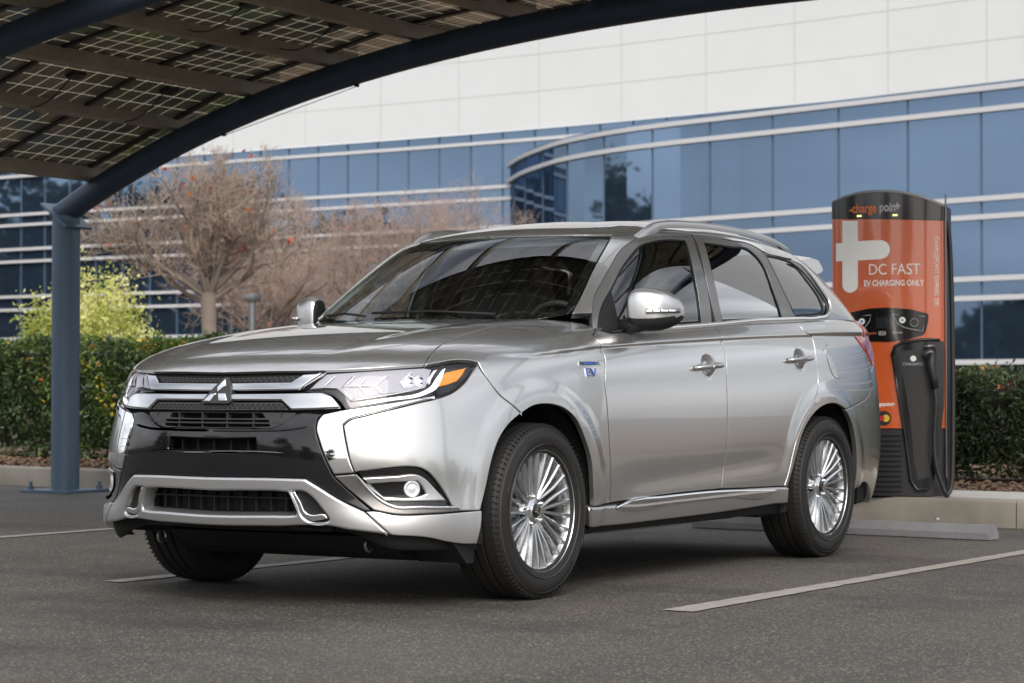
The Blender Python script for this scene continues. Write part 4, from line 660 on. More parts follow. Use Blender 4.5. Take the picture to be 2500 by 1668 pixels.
# rear spoiler
def spoiler():
    b = MB(); V = []; F = []; ys = np.linspace(-.56, .56, 25)
    for y in ys:
        x0 = -3.25-.09*(1-(y/.56)**2); z0 = 1.548-.045*abs(y/.56)**2.2; le = .135-.04*abs(y/.56)**3
        prof = [(x0+.34, z0-.05), (x0+.05, z0-.002), (x0-le*.5, z0-.012), (x0-le, z0-.045), (x0-le-.008, z0-.062), (x0-le*.8, z0-.075), (x0+.05, z0-.10)]
        V += [(x, y, z) for x, z in prof]
    for i in range(24):
        for k in range(7): k2 = (k+1) % 7; F.append((i*7+k, i*7+k2, (i+1)*7+k2, (i+1)*7+k))
    F += [tuple(range(7)), tuple(24*7+k for k in range(7))]
    b.add(V, F); b.build('rear_spoiler', 'paint', car, sharp=40)
spoiler()
# door mirrors
def mirror(sd):
    # shell as stacked loops from inboard to outboard, in x (fore-aft) and z
    st = [(.872, .022, .030, .045), (.885, .055, .066, .088), (.915, .070, .080, .104), (.955, .074, .083, .104), (1.0, .070, .076, .096), (1.035, .056, .060, .078), (1.058, .034, .038, .05), (1.066, .010, .012, .016)]
    V = []; F = []; n = 28; cx, cz = -.835, 1.150
    for i, (y, rx, rzl, rzu) in enumerate(st):
        for k in range(n):
            a = 2*math.pi*k/n; ca, sa = math.cos(a), math.sin(a); x = cx+(rx*1.12 if ca > 0 else rx*.75)*math.copysign(abs(ca)**.62, ca)-.12*(i/7.)**1.5; z = cz+(rzu if sa > 0 else rzl)*math.copysign(abs(sa)**.62, sa)-.006*i/7
            V.append((x, (.812+(y-.872)*1.02)*sd, z))
    for i in range(len(st)-1):
        for k in range(n): k2 = (k+1) % n; F.append((i*n+k, i*n+k2, (i+1)*n+k2, (i+1)*n+k))
    F += [tuple(range(n)), tuple((len(st)-1)*n+k for k in range(n))]
    bm = MB(); bm.add(V, F); cut = cz-.022
    o = bm.build('door_mirror', 'satin_silver', car, smooth=True, mats=['mirror_paint', 'matt_black'] if 0 else None)
    o.data.materials.clear(); o.data.materials.append(M('satin_silver')); o.data.materials.append(M('matt_black')); o.data.materials.append(M('chrome'))
    s = o.modifiers.new('sub', 'SUBSURF'); s.levels = 2; s.render_levels = 2
    for p in o.data.polygons:
        c = p.center; p.material_index = 1 if c.z < cz-.022 or abs(c.y) < .825 else 0
    # turn repeater
    q = MB(); pts = [(-.789, .915, 1.148), (-.802, .940, 1.149), (-.822, .965, 1.150), (-.850, .988, 1.151), (-.885, 1.002, 1.152), (-.915, 1.007, 1.152)]
    for i in range(len(pts)-1):
        a, c = Vector(pts[i]), Vector(pts[i+1]); a.y *= sd; c.y *= sd; d = c-a; an = math.atan2(d.y, d.x)
        q.box(tuple((a+c)/2), (d.length*1.05, .014, .020), Matrix.Rotation(an, 3, 'Z'), bev=.002)
    r_ = q.build('turn_repeater', 'dark_chrome', o, smooth=True); q2 = MB()
    for i in range(len(pts)-2):
        a, c = Vector(pts[i])+Vector((.004, .002, 0)), Vector(pts[i+1])+Vector((.004, .002, 0)); a.y *= sd; c.y *= sd; d = c-a; an = math.atan2(d.y, d.x)
        q2.box(tuple((a+c)/2), (d.length*.9, .014, .009), Matrix.Rotation(an, 3, 'Z'), bev=.002)
    q2.build('repeater_lens', 'lamp_white', r_)
    # foot and sail
    q = MB(); q.tube([(-.80, .80*sd, 1.085), (-.82, .86*sd, 1.088), (-.845, .90*sd, 1.105)], [.030, .028, .03], n=12); q.build('mirror_foot', 'matt_black', o, smooth=True)
    q = MB(); q.box((-.94, .915*sd, 1.15), (.004, .14, .11), bev=.001); q.build('mirror_glass', 'chrome', o)
for sd in (1, -1): mirror(sd)
both('mirror_sail', 'sail', 'matt_black', off=.002, depth=.012, **kw)
# ---------- wheels
def wheel(x, sd):
    R = .345; w0, w1 = .665, .888     # inner / outer face
    t = empty('wheel', (x, 0, R)); t.parent = car
    b = MB(); pr = [(.226, -.01), (.232, .0), (.245, .004), (.262, .012), (.285, .016), (.305, .013), (.322, .003), (.334, -.008), (.341, -.018)]
    tread = []
    for k, h in enumerate(np.linspace(-.018, -.202, 37)):
        g = (k in (9, 10, 18, 19, 27, 28)); tread.append((.345-.0105*g-.004*(abs(h+.11)/.092)**4, h))
    prof = pr+tread+[(.341, -.205), (.33, -.216), (.30, -.226), (.26, -.222), (.232, -.212), (.226, -.205)]
    b.lathe([(r, w1+h) for r, h in prof], n=120); b.V = [(v[0], v[1]*sd, v[2]) for v in b.V]
    for v in range(len(b.V)):
        p = b.V[v]
        if p[2] < -.3435: b.V[v] = (p[0], p[1], -.3435)
    ty = b.build('tyre', 'rubber', t, sharp=40)
    # shoulder sipes and block cuts as raised dark bars sunk in the tread
    b = MB(); n = 92
    for k in range(n):
        a = 2*math.pi*k/n; R3 = Matrix.Rotation(-a, 3, 'Y')
        for (yc, ln, tilt) in ((w1-.030, .038, .12), (w1-.082, .028, .35), (w1-.138, .028, -.35), (w1-.190, .036, -.12)):
            rr = .3452-.004*(abs(yc-w1+.11)/.092)**4
            Q = R3 @ Matrix.Rotation(tilt, 3, 'X') if 0 else R3 @ Matrix.Rotation(tilt, 3, 'X')
            b.box(tuple(R3 @ Vector((rr-.0017, yc, 0))), (.004, ln, .0028), R3 @ Matrix.Rotation(tilt, 3, 'X'))
        b.box(tuple(R3 @ Vector((.3325, w1-.0035, 0))), (.012, .010, .0022), R3 @ Matrix.Rotation(.75, 3, 'Z'))
    b.V = [(v[0], v[1]*sd, v[2]) for v in b.V]; b.build('tread_groove', 'void', ty)
    b = MB()
    for r in (.262, .318): b.lathe([(r-.0015, w1+.0125 if r < .3 else w1+.004), (r, w1+.0175 if r < .3 else w1+.0085), (r+.0015, w1+.0125 if r < .3 else w1+.004)], n=96)
    b.V = [(v[0], v[1]*sd, v[2]) for v in b.V]; b.build('sidewall_ridge', 'rubber_letter', ty, smooth=True)
    # lettering moulded on the sidewall
    def bend(a0, r0):
        def f(px, py, pz):
            r = r0+py; a = a0-px/r0; rad = r; return (math.cos(a)*rad*1., (w1+np.interp(r, [.262, .285, .305, .322], [.0125, .0165, .0135, .004])+.0008+pz*.3)*sd, math.sin(a)*rad)
        return f
    for word, a0 in (('BRIDGESTONE', math.radians(142)), ('ECOPIA', math.radians(325))) if x > -1 else (('ECOPIA', math.radians(80)), ('BRIDGESTONE', math.radians(255))):
        fn = bend(a0, .289)
        if sd > 0: f2 = lambda px, py, pz, fn=fn: (lambda v: (v[0]*-1, v[1], v[2]))(fn(px, py, pz))
        else: f2 = fn
        text('tyre_lettering', word, .030, 'rubber_letter', ty, f2, spacing=1.12, bold=.0006)
    # rim
    b = MB(); b.lathe([(.226, w1-.012), (.2385, w1+.004), (.240, w1-.001), (.236, w1-.006), (.231, w1-.010), (.226, w1-.022), (.219, w1-.05), (.212, w1-.12), (.216, w1-.20), (.228, w1-.205)], n=96)
    b.V = [(v[0], v[1]*sd, v[2]) for v in b.V]; rim = b.build('rim', 'alloy', t, sharp=50)
    b = MB(); ns = 25; depth_at = lambda r: np.interp(r, [.03, .06, .12, .2, .232], [-.045, -.040, -.026, -.014, -.010])
    for k in range(ns):
        grp = k//5; a = 2*math.pi*(k+.5)/ns+.13; wob = (k % 5-2)
        a_in = 2*math.pi*(grp+.5)/5+.13+wob*.125; rs = [.052, .09, .14, .19, .230]; V = []; F = []
        wid = [.0062, .0086, .0088, .0094, .0118]
        for i, r in enumerate(rs):
            q = a_in+(a-a_in)*min(1, ((r-.05)/.06))**.7; c_, s_ = math.cos(q), math.sin(q); y = w1+depth_at(r); tx, tz = -s_, c_; W_ = wid[i]
            for (o_, h_) in ((-W_, -.020), (-W_*.75, -.002), (-W_*.15, .0035), (W_*.55, .0025), (W_, -.020)): V.append((c_*r+tx*o_, y+h_, s_*r+tz*o_))
        for i in range(4):
            for j in range(4): F.append((i*5+j, i*5+j+1, (i+1)*5+j+1, (i+1)*5+j))
        b.add(V, F)
    b.V = [(v[0], v[1]*sd, v[2]) for v in b.V]; b.build('spokes', 'alloy', rim, sharp=25)
    b = MB(); b.lathe([(0, w1-.030), (.030, w1-.030), (.034, w1-.034), (.044, w1-.038), (.060, w1-.046), (.075, w1-.062), (.08, w1-.09)], n=60); b.V = [(v[0], v[1]*sd, v[2]) for v in b.V]; b.build('hub', 'alloy', rim, sharp=40)
    b = MB(); b.lathe([(0, w1-.0265), (.024, w1-.0268), (.0285, w1-.0295), (.029, w1-.032)], n=40); b.V = [(v[0], v[1]*sd, v[2]) for v in b.V]; cap = b.build('hub_cap', 'gloss_black', rim, smooth=True)
    b = MB()
    for k in range(3):
        a = math.pi/2+k*2*math.pi/3+.35; f = lambda r, q: (math.cos(a+q)*r, (w1-.0255)*sd, math.sin(a+q)*r)
        b.add([f(0.001, 0), f(.0105, .52), f(.018, 0), f(.0105, -.52)], [(0, 1, 2, 3)])
    b.build('cap_mark', 'chrome', cap)
    for k in range(5):
        a = 2*math.pi*k/5+.13; b = MB(); b.lathe([(0, .012), (.006, .011), (.0085, .006), (.0085, -.012)], n=6); b.V = [(v[0]+math.cos(a)*.056, (v[1]+w1-.040)*sd, v[2]+math.sin(a)*.056) for v in b.V]; b.build('lug_nut', 'chrome', rim, smooth=True)
    b = MB(); b.lathe([(.05, w1-.085), (.16, w1-.085), (.162, w1-.10), (.05, w1-.10)], n=48); b.V = [(v[0], v[1]*sd, v[2]) for v in b.V]; dc = b.build('brake_disc', 'steel', t, sharp=40)
    b = MB(); b.box((.13, (w1-.085)*sd, .02), (.07, .06, .15), bev=.01); b.build('brake_caliper', 'alloy_dark', dc)
    b = MB(); b.lathe([(.0, w1-.13), (.215, w1-.13)], n=40); b.V = [(v[0], v[1]*sd, v[2]) for v in b.V]; b.build('rim_back', 'matt_black', rim)
for x in (0, -2.67):
    for sd in (1, -1): wheel(x, sd)
# wheel housings and underside
for x in (0, -2.67):
    for sd in (1, -1):
        q = MB(); q.lathe([(.28, .50), (.435, .50), (.435, .84), (.42, .866)], c=(x, 0, .345), n=40, a0=-.25, a1=math.pi+.25); q.V = [(v[0], v[1]*sd, v[2]) for v in q.V]; q.build('wheel_housing', 'void', car)
b = MB(); b.box((-1.3, 0, .27), (3.6, 1.0, .10)); b.box((-1.35, 0, .30), (1.7, 1.62, .12)); b.box((-1.35, .6, .235), (1.5, .10, .05)); b.box((.40, .05, .30), (.5, .95, .10)); b.box((-3.2, 0, .33), (.6, 1.3, .14))
b.box((-.42, .70, .235), (.06, .22, .05)); b.box((-2.2, .68, .24), (.10, .18, .05))
b.build('underside', 'matt_black', car)
b = MB(); b.prism([(.70, .27), (.58, .20), (.50, .172), (.42, .172), (.42, .26), (.60, .30)], 1, -.42, .62); b.prism([(.56, .25), (.47, .168), (.42, .168), (.42, .25)], 1, .621, .84)
b.build('splash_shield', 'matt_black', car)
for sd in (1, -1):
    b = MB(); b.tube([(.634+.024*math.cos(a), .509*sd, .235+.024*math.sin(a)) for a in np.linspace(0, 2*math.pi, 17)], .0065, n=8, caps=False); b.build('tow_hook', 'steel', car, smooth=True)
# ---------- cabin
b = MB(); b.box((-1.9, 0, .62), (2.9, 1.5, .06)); b.box((-.55, 0, .80), (.10, 1.5, .45)); b.build('cabin_floor', 'cabin', car)
b = MB(); V = []; ys = np.linspace(-.68, .68, 15)
pf = [(-.44, 1.085), (-.62, 1.098), (-.80, 1.085), (-.90, 1.04), (-.93, .95), (-.90, .75), (-.5, .7)]
for y in ys: V += [(x-.04*(y/.68)**2, y, z+.018*math.exp(-((y-.36)/.16)**2)*(i in (2, 3))) for i, (x, z) in enumerate(pf)]
b.add(V, [(i*7+k, i*7+k+1, (i+1)*7+k+1, (i+1)*7+k) for i in range(14) for k in range(6)]); b.build('dashboard', 'cabin', car, smooth=True)
b = MB(); Rw = Matrix.Rotation(-1.15, 3, 'Y')
b.tube([tuple(Vector((-1.04, .37, 1.03))+Rw @ Vector((.185*math.cos(a), .185*math.sin(a), 0))) for a in np.linspace(0, 2*math.pi, 33)], .015, n=8, caps=False)
b.tube([(-1.04, .37, 1.03), (-.9, .37, .97)], .03); b.box((-1.04, .37, 1.03), (.05, .34, .05), Rw, bev=.01); b.box((-1.04, .37, .97), (.03, .05, .12), Rw); b.build('steering_wheel', 'cabin', car, smooth=True)
def seat(x, y, wd=.50, rear=False):
    b = MB(); b.box((x, y, .78), (.5, wd, .16), bev=.05); R_ = Matrix.Rotation(-.28, 3, 'Y')
    b.box((x-.30, y, 1.03), (.13, wd-.02, .58), R_, bev=.05)
    for dy in ((0,) if not rear else (-wd*.28, wd*.28)): b.box((x-.40, y+dy, 1.385), (.09, .25, .17), R_, bev=.04); b.tube([(x-.38, y+dy-.05, 1.25), (x-.40, y+dy-.05, 1.36)], .006); b.tube([(x-.38, y+dy+.05, 1.25), (x-.40, y+dy+.05, 1.36)], .006)
    b.build('seat', 'seat_fabric', car, smooth=True)
seat(-1.35, .37); seat(-1.35, -.37); seat(-2.25, 0, 1.25, True)
b = MB(); b.box((-1.02, 0, 1.425), (.025, .22, .065), bev=.012); b.tube([(-1.0, 0, 1.45), (-.98, 0, 1.50)], .01); b.build('rear_view_mirror', 'cabin', car, smooth=True)
def headliner():
    L = SURF['T']; u = np.linspace(0, 14, 50); v = np.linspace(4.2, 7, 14); V = []; F = []
    for sd in (1, -1):
        U, W = np.meshgrid(u, v, indexing='ij'); P, N = L.ev(U, W); P = P-N*.04; P[..., 1] *= sd; b0 = len(V); V += list(P.reshape(-1, 3))
        F += [(b0+i*14+j, b0+(i+1)*14+j, b0+(i+1)*14+j+1, b0+i*14+j+1) for i in range(49) for j in range(13)]
    meshobj('headliner', V, F, 'cabin', car)
headliner()
# visor paper and a mint round disc lying on the dash (seen through the glass)
b = MB(); b.lathe([(0, .006), (.05, .006), (.052, 0)], c=(-.60, -.30, 1.115), axis='z', n=24); b.build('dash_disc', 'mint', car, smooth=True)
# wipers
for (y0, y1_) in ((.42, -.22), (-.25, -.60)):
    P, N = sev('T', np.array([[math.copysign(1.0*abs(y0)/.29, y0), .95], [math.copysign(1.0*abs(y1_)/.29, y1_), 1.06]]))
    b = MB(); b.tube([tuple(P[0]+N[0]*.012), tuple((P[0]+P[1])/2+(N[0]+N[1])*.012), tuple(P[1]+N[1]*.012)], .006, n=6); b.build('wiper', 'matt_black', car, smooth=True)
# =================== surroundings ===================
RNG = np.random.default_rng(7)
# ---------- ground
def asphalt():
    m = bpy.data.materials.new('asphalt'); m.use_nodes = True; nt = m.node_tree; b = nt.nodes['Principled BSDF']; N = nt.nodes.new; L = nt.links.new
    tc = N('ShaderNodeTexCoord'); big = N('ShaderNodeTexNoise'); big.inputs['Scale'].default_value = .55; big.inputs['Detail'].default_value = 6; L(tc.outputs['Object'], big.inputs[0])
    mp = N('ShaderNodeMapping'); mp.inputs['Scale'].default_value = (.5, 2.2, 1); mp.inputs['Rotation'].default_value = (0, 0, 1.2); L(tc.outputs['Object'], mp.inputs[0])
    st = N('ShaderNodeTexNoise'); st.inputs['Scale'].default_value = 1.3; st.inputs['Detail'].default_value = 5; L(mp.outputs[0], st.inputs[0])
    r1 = N('ShaderNodeValToRGB'); r1.color_ramp.elements[0].position = .32; r1.color_ramp.elements[0].color = (.054, .048, .041, 1); r1.color_ramp.elements[1].position = .7; r1.color_ramp.elements[1].color = (.102, .091, .079, 1)
    ad = N('ShaderNodeMath'); ad.operation = 'MULTIPLY_ADD'; ad.inputs[1].default_value = .5; L(big.outputs[0], ad.inputs[0])
    h = N('ShaderNodeMath'); h.operation = 'MULTIPLY'; h.inputs[1].default_value = .5; L(st.outputs[0], h.inputs[0]); L(h.outputs[0], ad.inputs[2]); L(ad.outputs[0], r1.inputs[0])
    v = N('ShaderNodeTexVoronoi'); v.inputs['Scale'].default_value = 150; L(tc.outputs['Object'], v.inputs[0]); sp = N('ShaderNodeSeparateColor'); L(v.outputs['Color'], sp.inputs[0])
    r2 = N('ShaderNodeValToRGB'); r2.color_ramp.elements[0].position = .80; r2.color_ramp.elements[0].color = (0, 0, 0, 1); r2.color_ramp.elements[1].position = 1.0; r2.color_ramp.elements[1].color = (1, 1, 1, 1); L(sp.outputs[0], r2.inputs[0])
    mx = N('ShaderNodeMix'); mx.data_type = 'RGBA'; mx.inputs['B'].default_value = (.30, .27, .225, 1); L(r2.outputs[0], mx.inputs['Factor']); L(r1.outputs[0], mx.inputs['A'])
    v2 = N('ShaderNodeTexVoronoi'); v2.inputs['Scale'].default_value = 180; L(tc.outputs['Object'], v2.inputs[0])
    mr = N('ShaderNodeMapRange'); mr.inputs[1].default_value = 0; mr.inputs[2].default_value = .6; mr.inputs[3].default_value = 1.25; mr.inputs[4].default_value = .55; L(v2.outputs['Distance'], mr.inputs[0])
    oi = N('ShaderNodeTexNoise'); oi.inputs['Scale'].default_value = .9; oi.inputs['Detail'].default_value = 7; oi.inputs['Roughness'].default_value = .6; mo = N('ShaderNodeMapping'); mo.inputs['Location'].default_value = (3.1, 8.4, 0); mo.inputs['Scale'].default_value = (1, .45, 1); L(tc.outputs['Object'], mo.inputs[0]); L(mo.outputs[0], oi.inputs[0])
    ro = N('ShaderNodeMapRange'); ro.inputs[1].default_value = .50; ro.inputs[2].default_value = .62; ro.inputs[3].default_value = 1.06; ro.inputs[4].default_value = .62; L(oi.outputs[0], ro.inputs[0])
    dm = N('ShaderNodeMath'); dm.operation = 'MULTIPLY'; L(mr.outputs[0], dm.inputs[0]); L(ro.outputs[0], dm.inputs[1]); mr = dm
    m2 = N('ShaderNodeVectorMath'); m2.operation = 'SCALE'; L(mx.outputs['Result'], m2.inputs[0]); L(mr.outputs[0], m2.inputs['Scale']); L(m2.outputs[0], b.inputs['Base Color'])
    bp = N('ShaderNodeBump'); bp.inputs['Strength'].default_value = .55; bp.inputs['Distance'].default_value = .004; L(v2.outputs['Distance'], bp.inputs['Height']); bp.invert = True; L(bp.outputs[0], b.inputs['Normal'])
    b.inputs['Roughness'].default_value = .72; b.inputs['Specular IOR Level'].default_value = .45; MATS['asphalt'] = m
asphalt()
def sheet(name, pts, z, m, kind='structure', th=None, **k):
    b = MB()
    if th: b.prism(pts, 2, z-th, z)
    else: b.add([(x, y, z) for x, y in pts], [tuple(range(len(pts)))])
    o = b.build(name, m); return tag(o, kind=kind, **k)
sheet('ground', [(-260, -260), (260, -260), (260, 260), (-260, 260)], 0, 'asphalt')
def paintmat():
    m = mat('line_paint', (.27, .25, .225), rough=.75, bump=.3, bscale=200, var=.16, vscale=14, detail=8); return m
paintmat()
def paint_line(x0, x1, y0, y1_, w=.105, seed=0, w2=0):
    rg = np.random.default_rng(seed); n = 90; X = np.linspace(x0, x1, n); Yc = np.linspace(y0, y1_, n); W_ = np.interp(np.arange(n)/n, [0, .35, 1], [w2 or w, w, w])/2; a = W_+rg.normal(0, .0026, n); c = W_+rg.normal(0, .0026, n)
    V = [(x, y+q, .004) for x, y, q in zip(X, Yc, a)]+[(x, y-q, .004) for x, y, q in zip(X, Yc, c)]
    o = meshobj('parking_line', V, [(i, i+1, n+i+1, n+i) for i in range(n-1)], 'line_paint'); tag(o, kind='structure')
paint_line(.16, -4.9, 1.565, 1.61, w=.10, w2=.13, seed=1); paint_line(.30, -4.9, -1.075, -1.05, seed=2); paint_line(.35, -5.0, -3.60, -3.58, w=.10, seed=3); paint_line(.3, -5.1, 4.25, 4.25, seed=4)
# island: kerb, soil, concrete pad.  kerb front line x = KX(y)
KX = lambda y: -5.40+(y-.8)*.135
mat('kerb_concrete', (.24, .22, .185), rough=.85, bump=.25, bscale=40, var=.22, vscale=2.5, detail=8)
mat('pale_concrete', (.40, .39, .365), rough=.8, bump=.15, bscale=40, var=.10, vscale=3)
mat('stop_concrete', (.17, .17, .178), rough=.8, bump=.3, bscale=60, var=.15, vscale=5, detail=8)
mat('mulch', (.12, .075, .045), rough=.95, bump=.8, bscale=35, var=.5, vscale=18, detail=8)
kerbs = empty('kerb', (0, 0, 0)); tag(kerbs, kind='structure')
ys = [-30, -24.5, -18.8, -13.1, -9.7, -7.0, -4.9, -1.95, .87, 3.8, 9, 15, 21]
for i in range(len(ys)-1):
    a, c = ys[i]+.004, ys[i+1]-.004; b = MB()
    pr = [(0, 0), (.0, .125), (-.008, .150), (-.03, .16), (-.155, .16), (-.155, 0)]
    V = [(KX(a)+p[0], a, p[1]) for p in pr]+[(KX(c)+p[0], c, p[1]) for p in pr]; n = 6
    b.add(V, [tuple(range(n)), tuple(range(2*n-1, n-1, -1))]+[(k, k+n, (k+1) % n+n, (k+1) % n) for k in range(n)]); o = b.build('kerb_stone', 'kerb_concrete', kerbs, sharp=30)
sheet('planting_bed', [(KX(-30)-.15, -30), (KX(-30)-14, -30), (KX(21)-14, 21), (KX(21)-.15, 21)], .135, 'mulch')
pad = MB(); pad.prism([(KX(-.9)-.16, -.9), (KX(1.06)-.16, 1.06), (KX(1.06)-1.0, .98), (KX(-.9)-1.0, -.98)], 2, .0, .166); tag(pad.build('concrete_pad', 'pale_concrete'), 'pale concrete pad under the orange charging station', 'concrete pad')
blk = MB(); blk.prism([(KX(-6.85)+.03, -6.85), (KX(-5.2)+.10, -5.2), (KX(-5.2)-.75, -5.2), (KX(-6.85)-.75, -6.95)], 2, 0, .175); tag(blk.build('concrete_block', 'pale_concrete', bevel=.012), 'pale concrete ramp block in the kerb behind the blue-grey post', 'concrete block')
# litter of bark and dry leaves
def litter(n, x_off, y0, y1_, depth, seed):
    rg = np.random.default_rng(seed); V = []; F = []; fm = []
    y = rg.uniform(y0, y1_, n); x = KX(y)-.2-rg.uniform(0, depth, n); a = rg.uniform(0, 6.28, n); s = rg.uniform(.010, .032, n); t = rg.uniform(-.5, .5, n)
    for i in range(n):
        if -1.0 < y[i] < 1.15 and x[i] > KX(y[i])-1.1: continue
        d = np.array([math.cos(a[i]), math.sin(a[i]), t[i]])*s[i]; e = np.array([-math.sin(a[i]), math.cos(a[i]), rg.uniform(-.6, .6)])*s[i]*.45; c = np.array([x[i], y[i], .145+rg.uniform(0, .03)])
        b = len(V); V += [c-d-e*.5, c+e-d*.2, c+d, c-e]; F.append((b, b+1, b+2, b+3)); fm.append(rg.integers(0, 3))
    return V, F, fm
mat('bark_a', (.15, .09, .055), rough=.9); mat('bark_b', (.10, .06, .04), rough=.9); mat('bark_c', (.16, .11, .065), rough=.85)
V, F, fm = litter(9000, 0, -1.5, 3.2, 2.2, 3); V2, F2, f2 = litter(7000, 0, -13, -6.0, 1.6, 4); F2 = [tuple(i+len(V) for i in f) for f in F2]
tag(meshobj('leaf_litter', V+V2, F+F2, None, mats=['bark_a', 'bark_b', 'bark_c'], fm=fm+f2), 'brown bark chips and dry leaves under the hedges', 'leaf litter', kind='stuff')
# small green weeds at the bed edge (right)
# wheel stop
def wheel_stop():
    p0, p1 = np.array([-4.43, -.78]), np.array([-4.24, 1.13]); d = p1-p0; ln = np.linalg.norm(d); d /= ln; nrm = np.array([-d[1], d[0]])
    t = empty('wheel_stop', (float(p0[0]), float(p0[1]), 0), label='grey concrete wheel stop lying behind the rear wheels', cat='wheel stop')
    b = MB(); V = []; secs = [(0, .0), (.045, 1), (ln-.045, 1), (ln, .0)]
    for s, f in secs:
        pr = [(0, .0), (.0, .035), (.025, .078), (.085, .078), (.12, .03), (.12, 0)]
        for q, z in pr:
            q = .08+(q-.08)*(1 if z < .09 or f else .6); z = z if (z < .09 or f) else .08; s2 = s; 
            V.append((d[0]*s2+nrm[0]*q, d[1]*s2+nrm[1]*q, z+.004))
    n = 6; F = [tuple(range(n)), tuple(range(4*n-1, 3*n-1, -1))]
    for j in range(3): F += [(j*n+k, (j+1)*n+k, (j+1)*n+(k+1) % n, j*n+(k+1) % n) for k in range(n)]
    b.add(V, F); b.build('stop_bar', 'stop_concrete', t, sharp=30)
    for s in (.35, ln-.35):
        b = MB(); b.lathe([(.0, .110), (.016, .110), (.018, .100)], c=(d[0]*s+nrm[0]*.08, d[1]*s+nrm[1]*.08, 0), axis='z', n=12); b.build('anchor_pin', 'steel', t)
wheel_stop()
# ---------- solar canopy
mat('post_blue', (.065, .105, .155), rough=.48, metal=.15, bump=.04, bscale=12, var=.06, vscale=4)
mat('beam_navy', (.038, .060, .095), rough=.5, metal=.2, var=.1, vscale=3)
mat('purlin_tan', (.36, .32, .26), rough=.55, metal=.4, var=.1, vscale=6)
mat('panel_frame', (.012, .012, .013), rough=.4)
mat('cable_black', (.01, .01, .01), rough=.5)
mat('lug_pale', (.45, .42, .36), rough=.5, metal=.4)
def cellmat():
    m = bpy.data.materials.new('solar_cells'); m.use_nodes = True; nt = m.node_tree; b = nt.nodes['Principled BSDF']; N = nt.nodes.new; L = nt.links.new; out = nt.nodes['Material Output']
    tc = N('ShaderNodeTexCoord'); sx = N('ShaderNodeSeparateXYZ'); L(tc.outputs['Generated'], sx.inputs[0]); masks = []
    for o, k, e in ((0, 6, .022), (1, 10, .022)):
        a = N('ShaderNodeMath'); a.operation = 'MULTIPLY'; a.inputs[1].default_value = k; L(sx.outputs[o], a.inputs[0]); f = N('ShaderNodeMath'); f.operation = 'FRACT'; L(a.outputs[0], f.inputs[0])
        s = N('ShaderNodeMath'); s.operation = 'SUBTRACT'; s.inputs[1].default_value = .5; L(f.outputs[0], s.inputs[0]); ab = N('ShaderNodeMath'); ab.operation = 'ABSOLUTE'; L(s.outputs[0], ab.inputs[0])
        g = N('ShaderNodeMath'); g.operation = 'GREATER_THAN'; g.inputs[1].default_value = .5-e; L(ab.outputs[0], g.inputs[0]); masks.append(g)
    mxm = N('ShaderNodeMath'); mxm.operation = 'MAXIMUM'; L(masks[0].outputs[0], mxm.inputs[0]); L(masks[1].outputs[0], mxm.inputs[1]); mx0 = mxm; mxm = N('ShaderNodeMath'); mxm.operation = 'MAXIMUM'; mxm.inputs[1].default_value = .09; L(mx0.outputs[0], mxm.inputs[0])
    nz = N('ShaderNodeTexNoise'); nz.inputs['Scale'].default_value = 2.5; L(tc.outputs['Object'], nz.inputs[0]); cr = N('ShaderNodeValToRGB'); cr.color_ramp.elements[0].color = (.085, .083, .070, 1); cr.color_ramp.elements[1].color = (.20, .19, .155, 1); L(nz.outputs[0], cr.inputs[0])
    L(cr.outputs[0], b.inputs['Base Color']); b.inputs['Roughness'].default_value = .12; b.inputs['Coat Weight'].default_value = .6
    tr = N('ShaderNodeBsdfTranslucent'); tr.inputs[0].default_value = (.66, .63, .53, 1); mx = N('ShaderNodeMixShader'); L(mxm.outputs[0], mx.inputs[0]); L(b.outputs[0], mx.inputs[1]); L(tr.outputs[0], mx.inputs[2]); L(mx.outputs[0], out.inputs[0])
    MATS['solar_cells'] = m
cellmat()
ZT = lambda y: 3.530835-.029049*y-.021928*y*y-.001425*y**3-.000296*y**4      # crown line of the arched beams
can = empty('solar_canopy', (-5.97, -7.25, 0), label='arched blue steel carport roofed with solar panels over the car', cat='solar canopy')
def rel(o): o.parent = can; o.matrix_parent_inverse = Matrix.Translation((5.97, 7.25, 0)); return o
YA, YB = -7.30, 4.3
for k, x in enumerate((-5.97, -2.97, .03)):
    ysb = np.linspace(YA, YB, 48); b = MB(); b.tube([(x, float(y), float(ZT(y))-.095) for y in ysb], .098, n=28); rel(b.build('beam', 'beam_navy' if 1 else '', smooth=True, sharp=60))
    for y in (-7.215, 4.17):
        zt = ZT(y)-.13; b = MB(); b.tube([(x, y, 0.02), (x, y, zt)], .112, n=36); b.box((x, y-.155, zt+.05), (.012, .012, .01)); rel(b.build('post', 'post_blue', sharp=50))
        b = MB(); b.box((x, y, .012), (.50, .50, .024), bev=.003)
        for dx in (-.19, .19):
            for dy in (-.19, .19): b.lathe([(0, .085), (.014, .085), (.014, .05), (.026, .05), (.026, .024)], c=(x+dx, y+dy, 0), axis='z', n=8)
        rel(b.build('base_plate', 'post_blue', sharp=40))
        sg = 1 if y < 0 else -1; b = MB(); R_ = Matrix.Rotation(-.62*sg, 3, 'X'); b.box((x, y+.0*sg, zt+.0), (.30, .34, .02), R_, bev=.003); rel(b.build('joint_flange', 'post_blue'))
PY = [-6.95, -6.08, -5.36, -4.62, -3.84, -3.05, -2.28, -1.45, -.42, .45, 1.35, 2.2]
for y in PY:
    z = ZT(y); sl = math.atan((ZT(y+.01)-ZT(y-.01))/.02); R_ = Matrix.Rotation(sl, 3, 'X'); b = MB()
    b.box((-2.95, y, z+.065), (6.8, .055, .115), R_, bev=.004); o = rel(b.build('purlin', 'purlin_tan'))
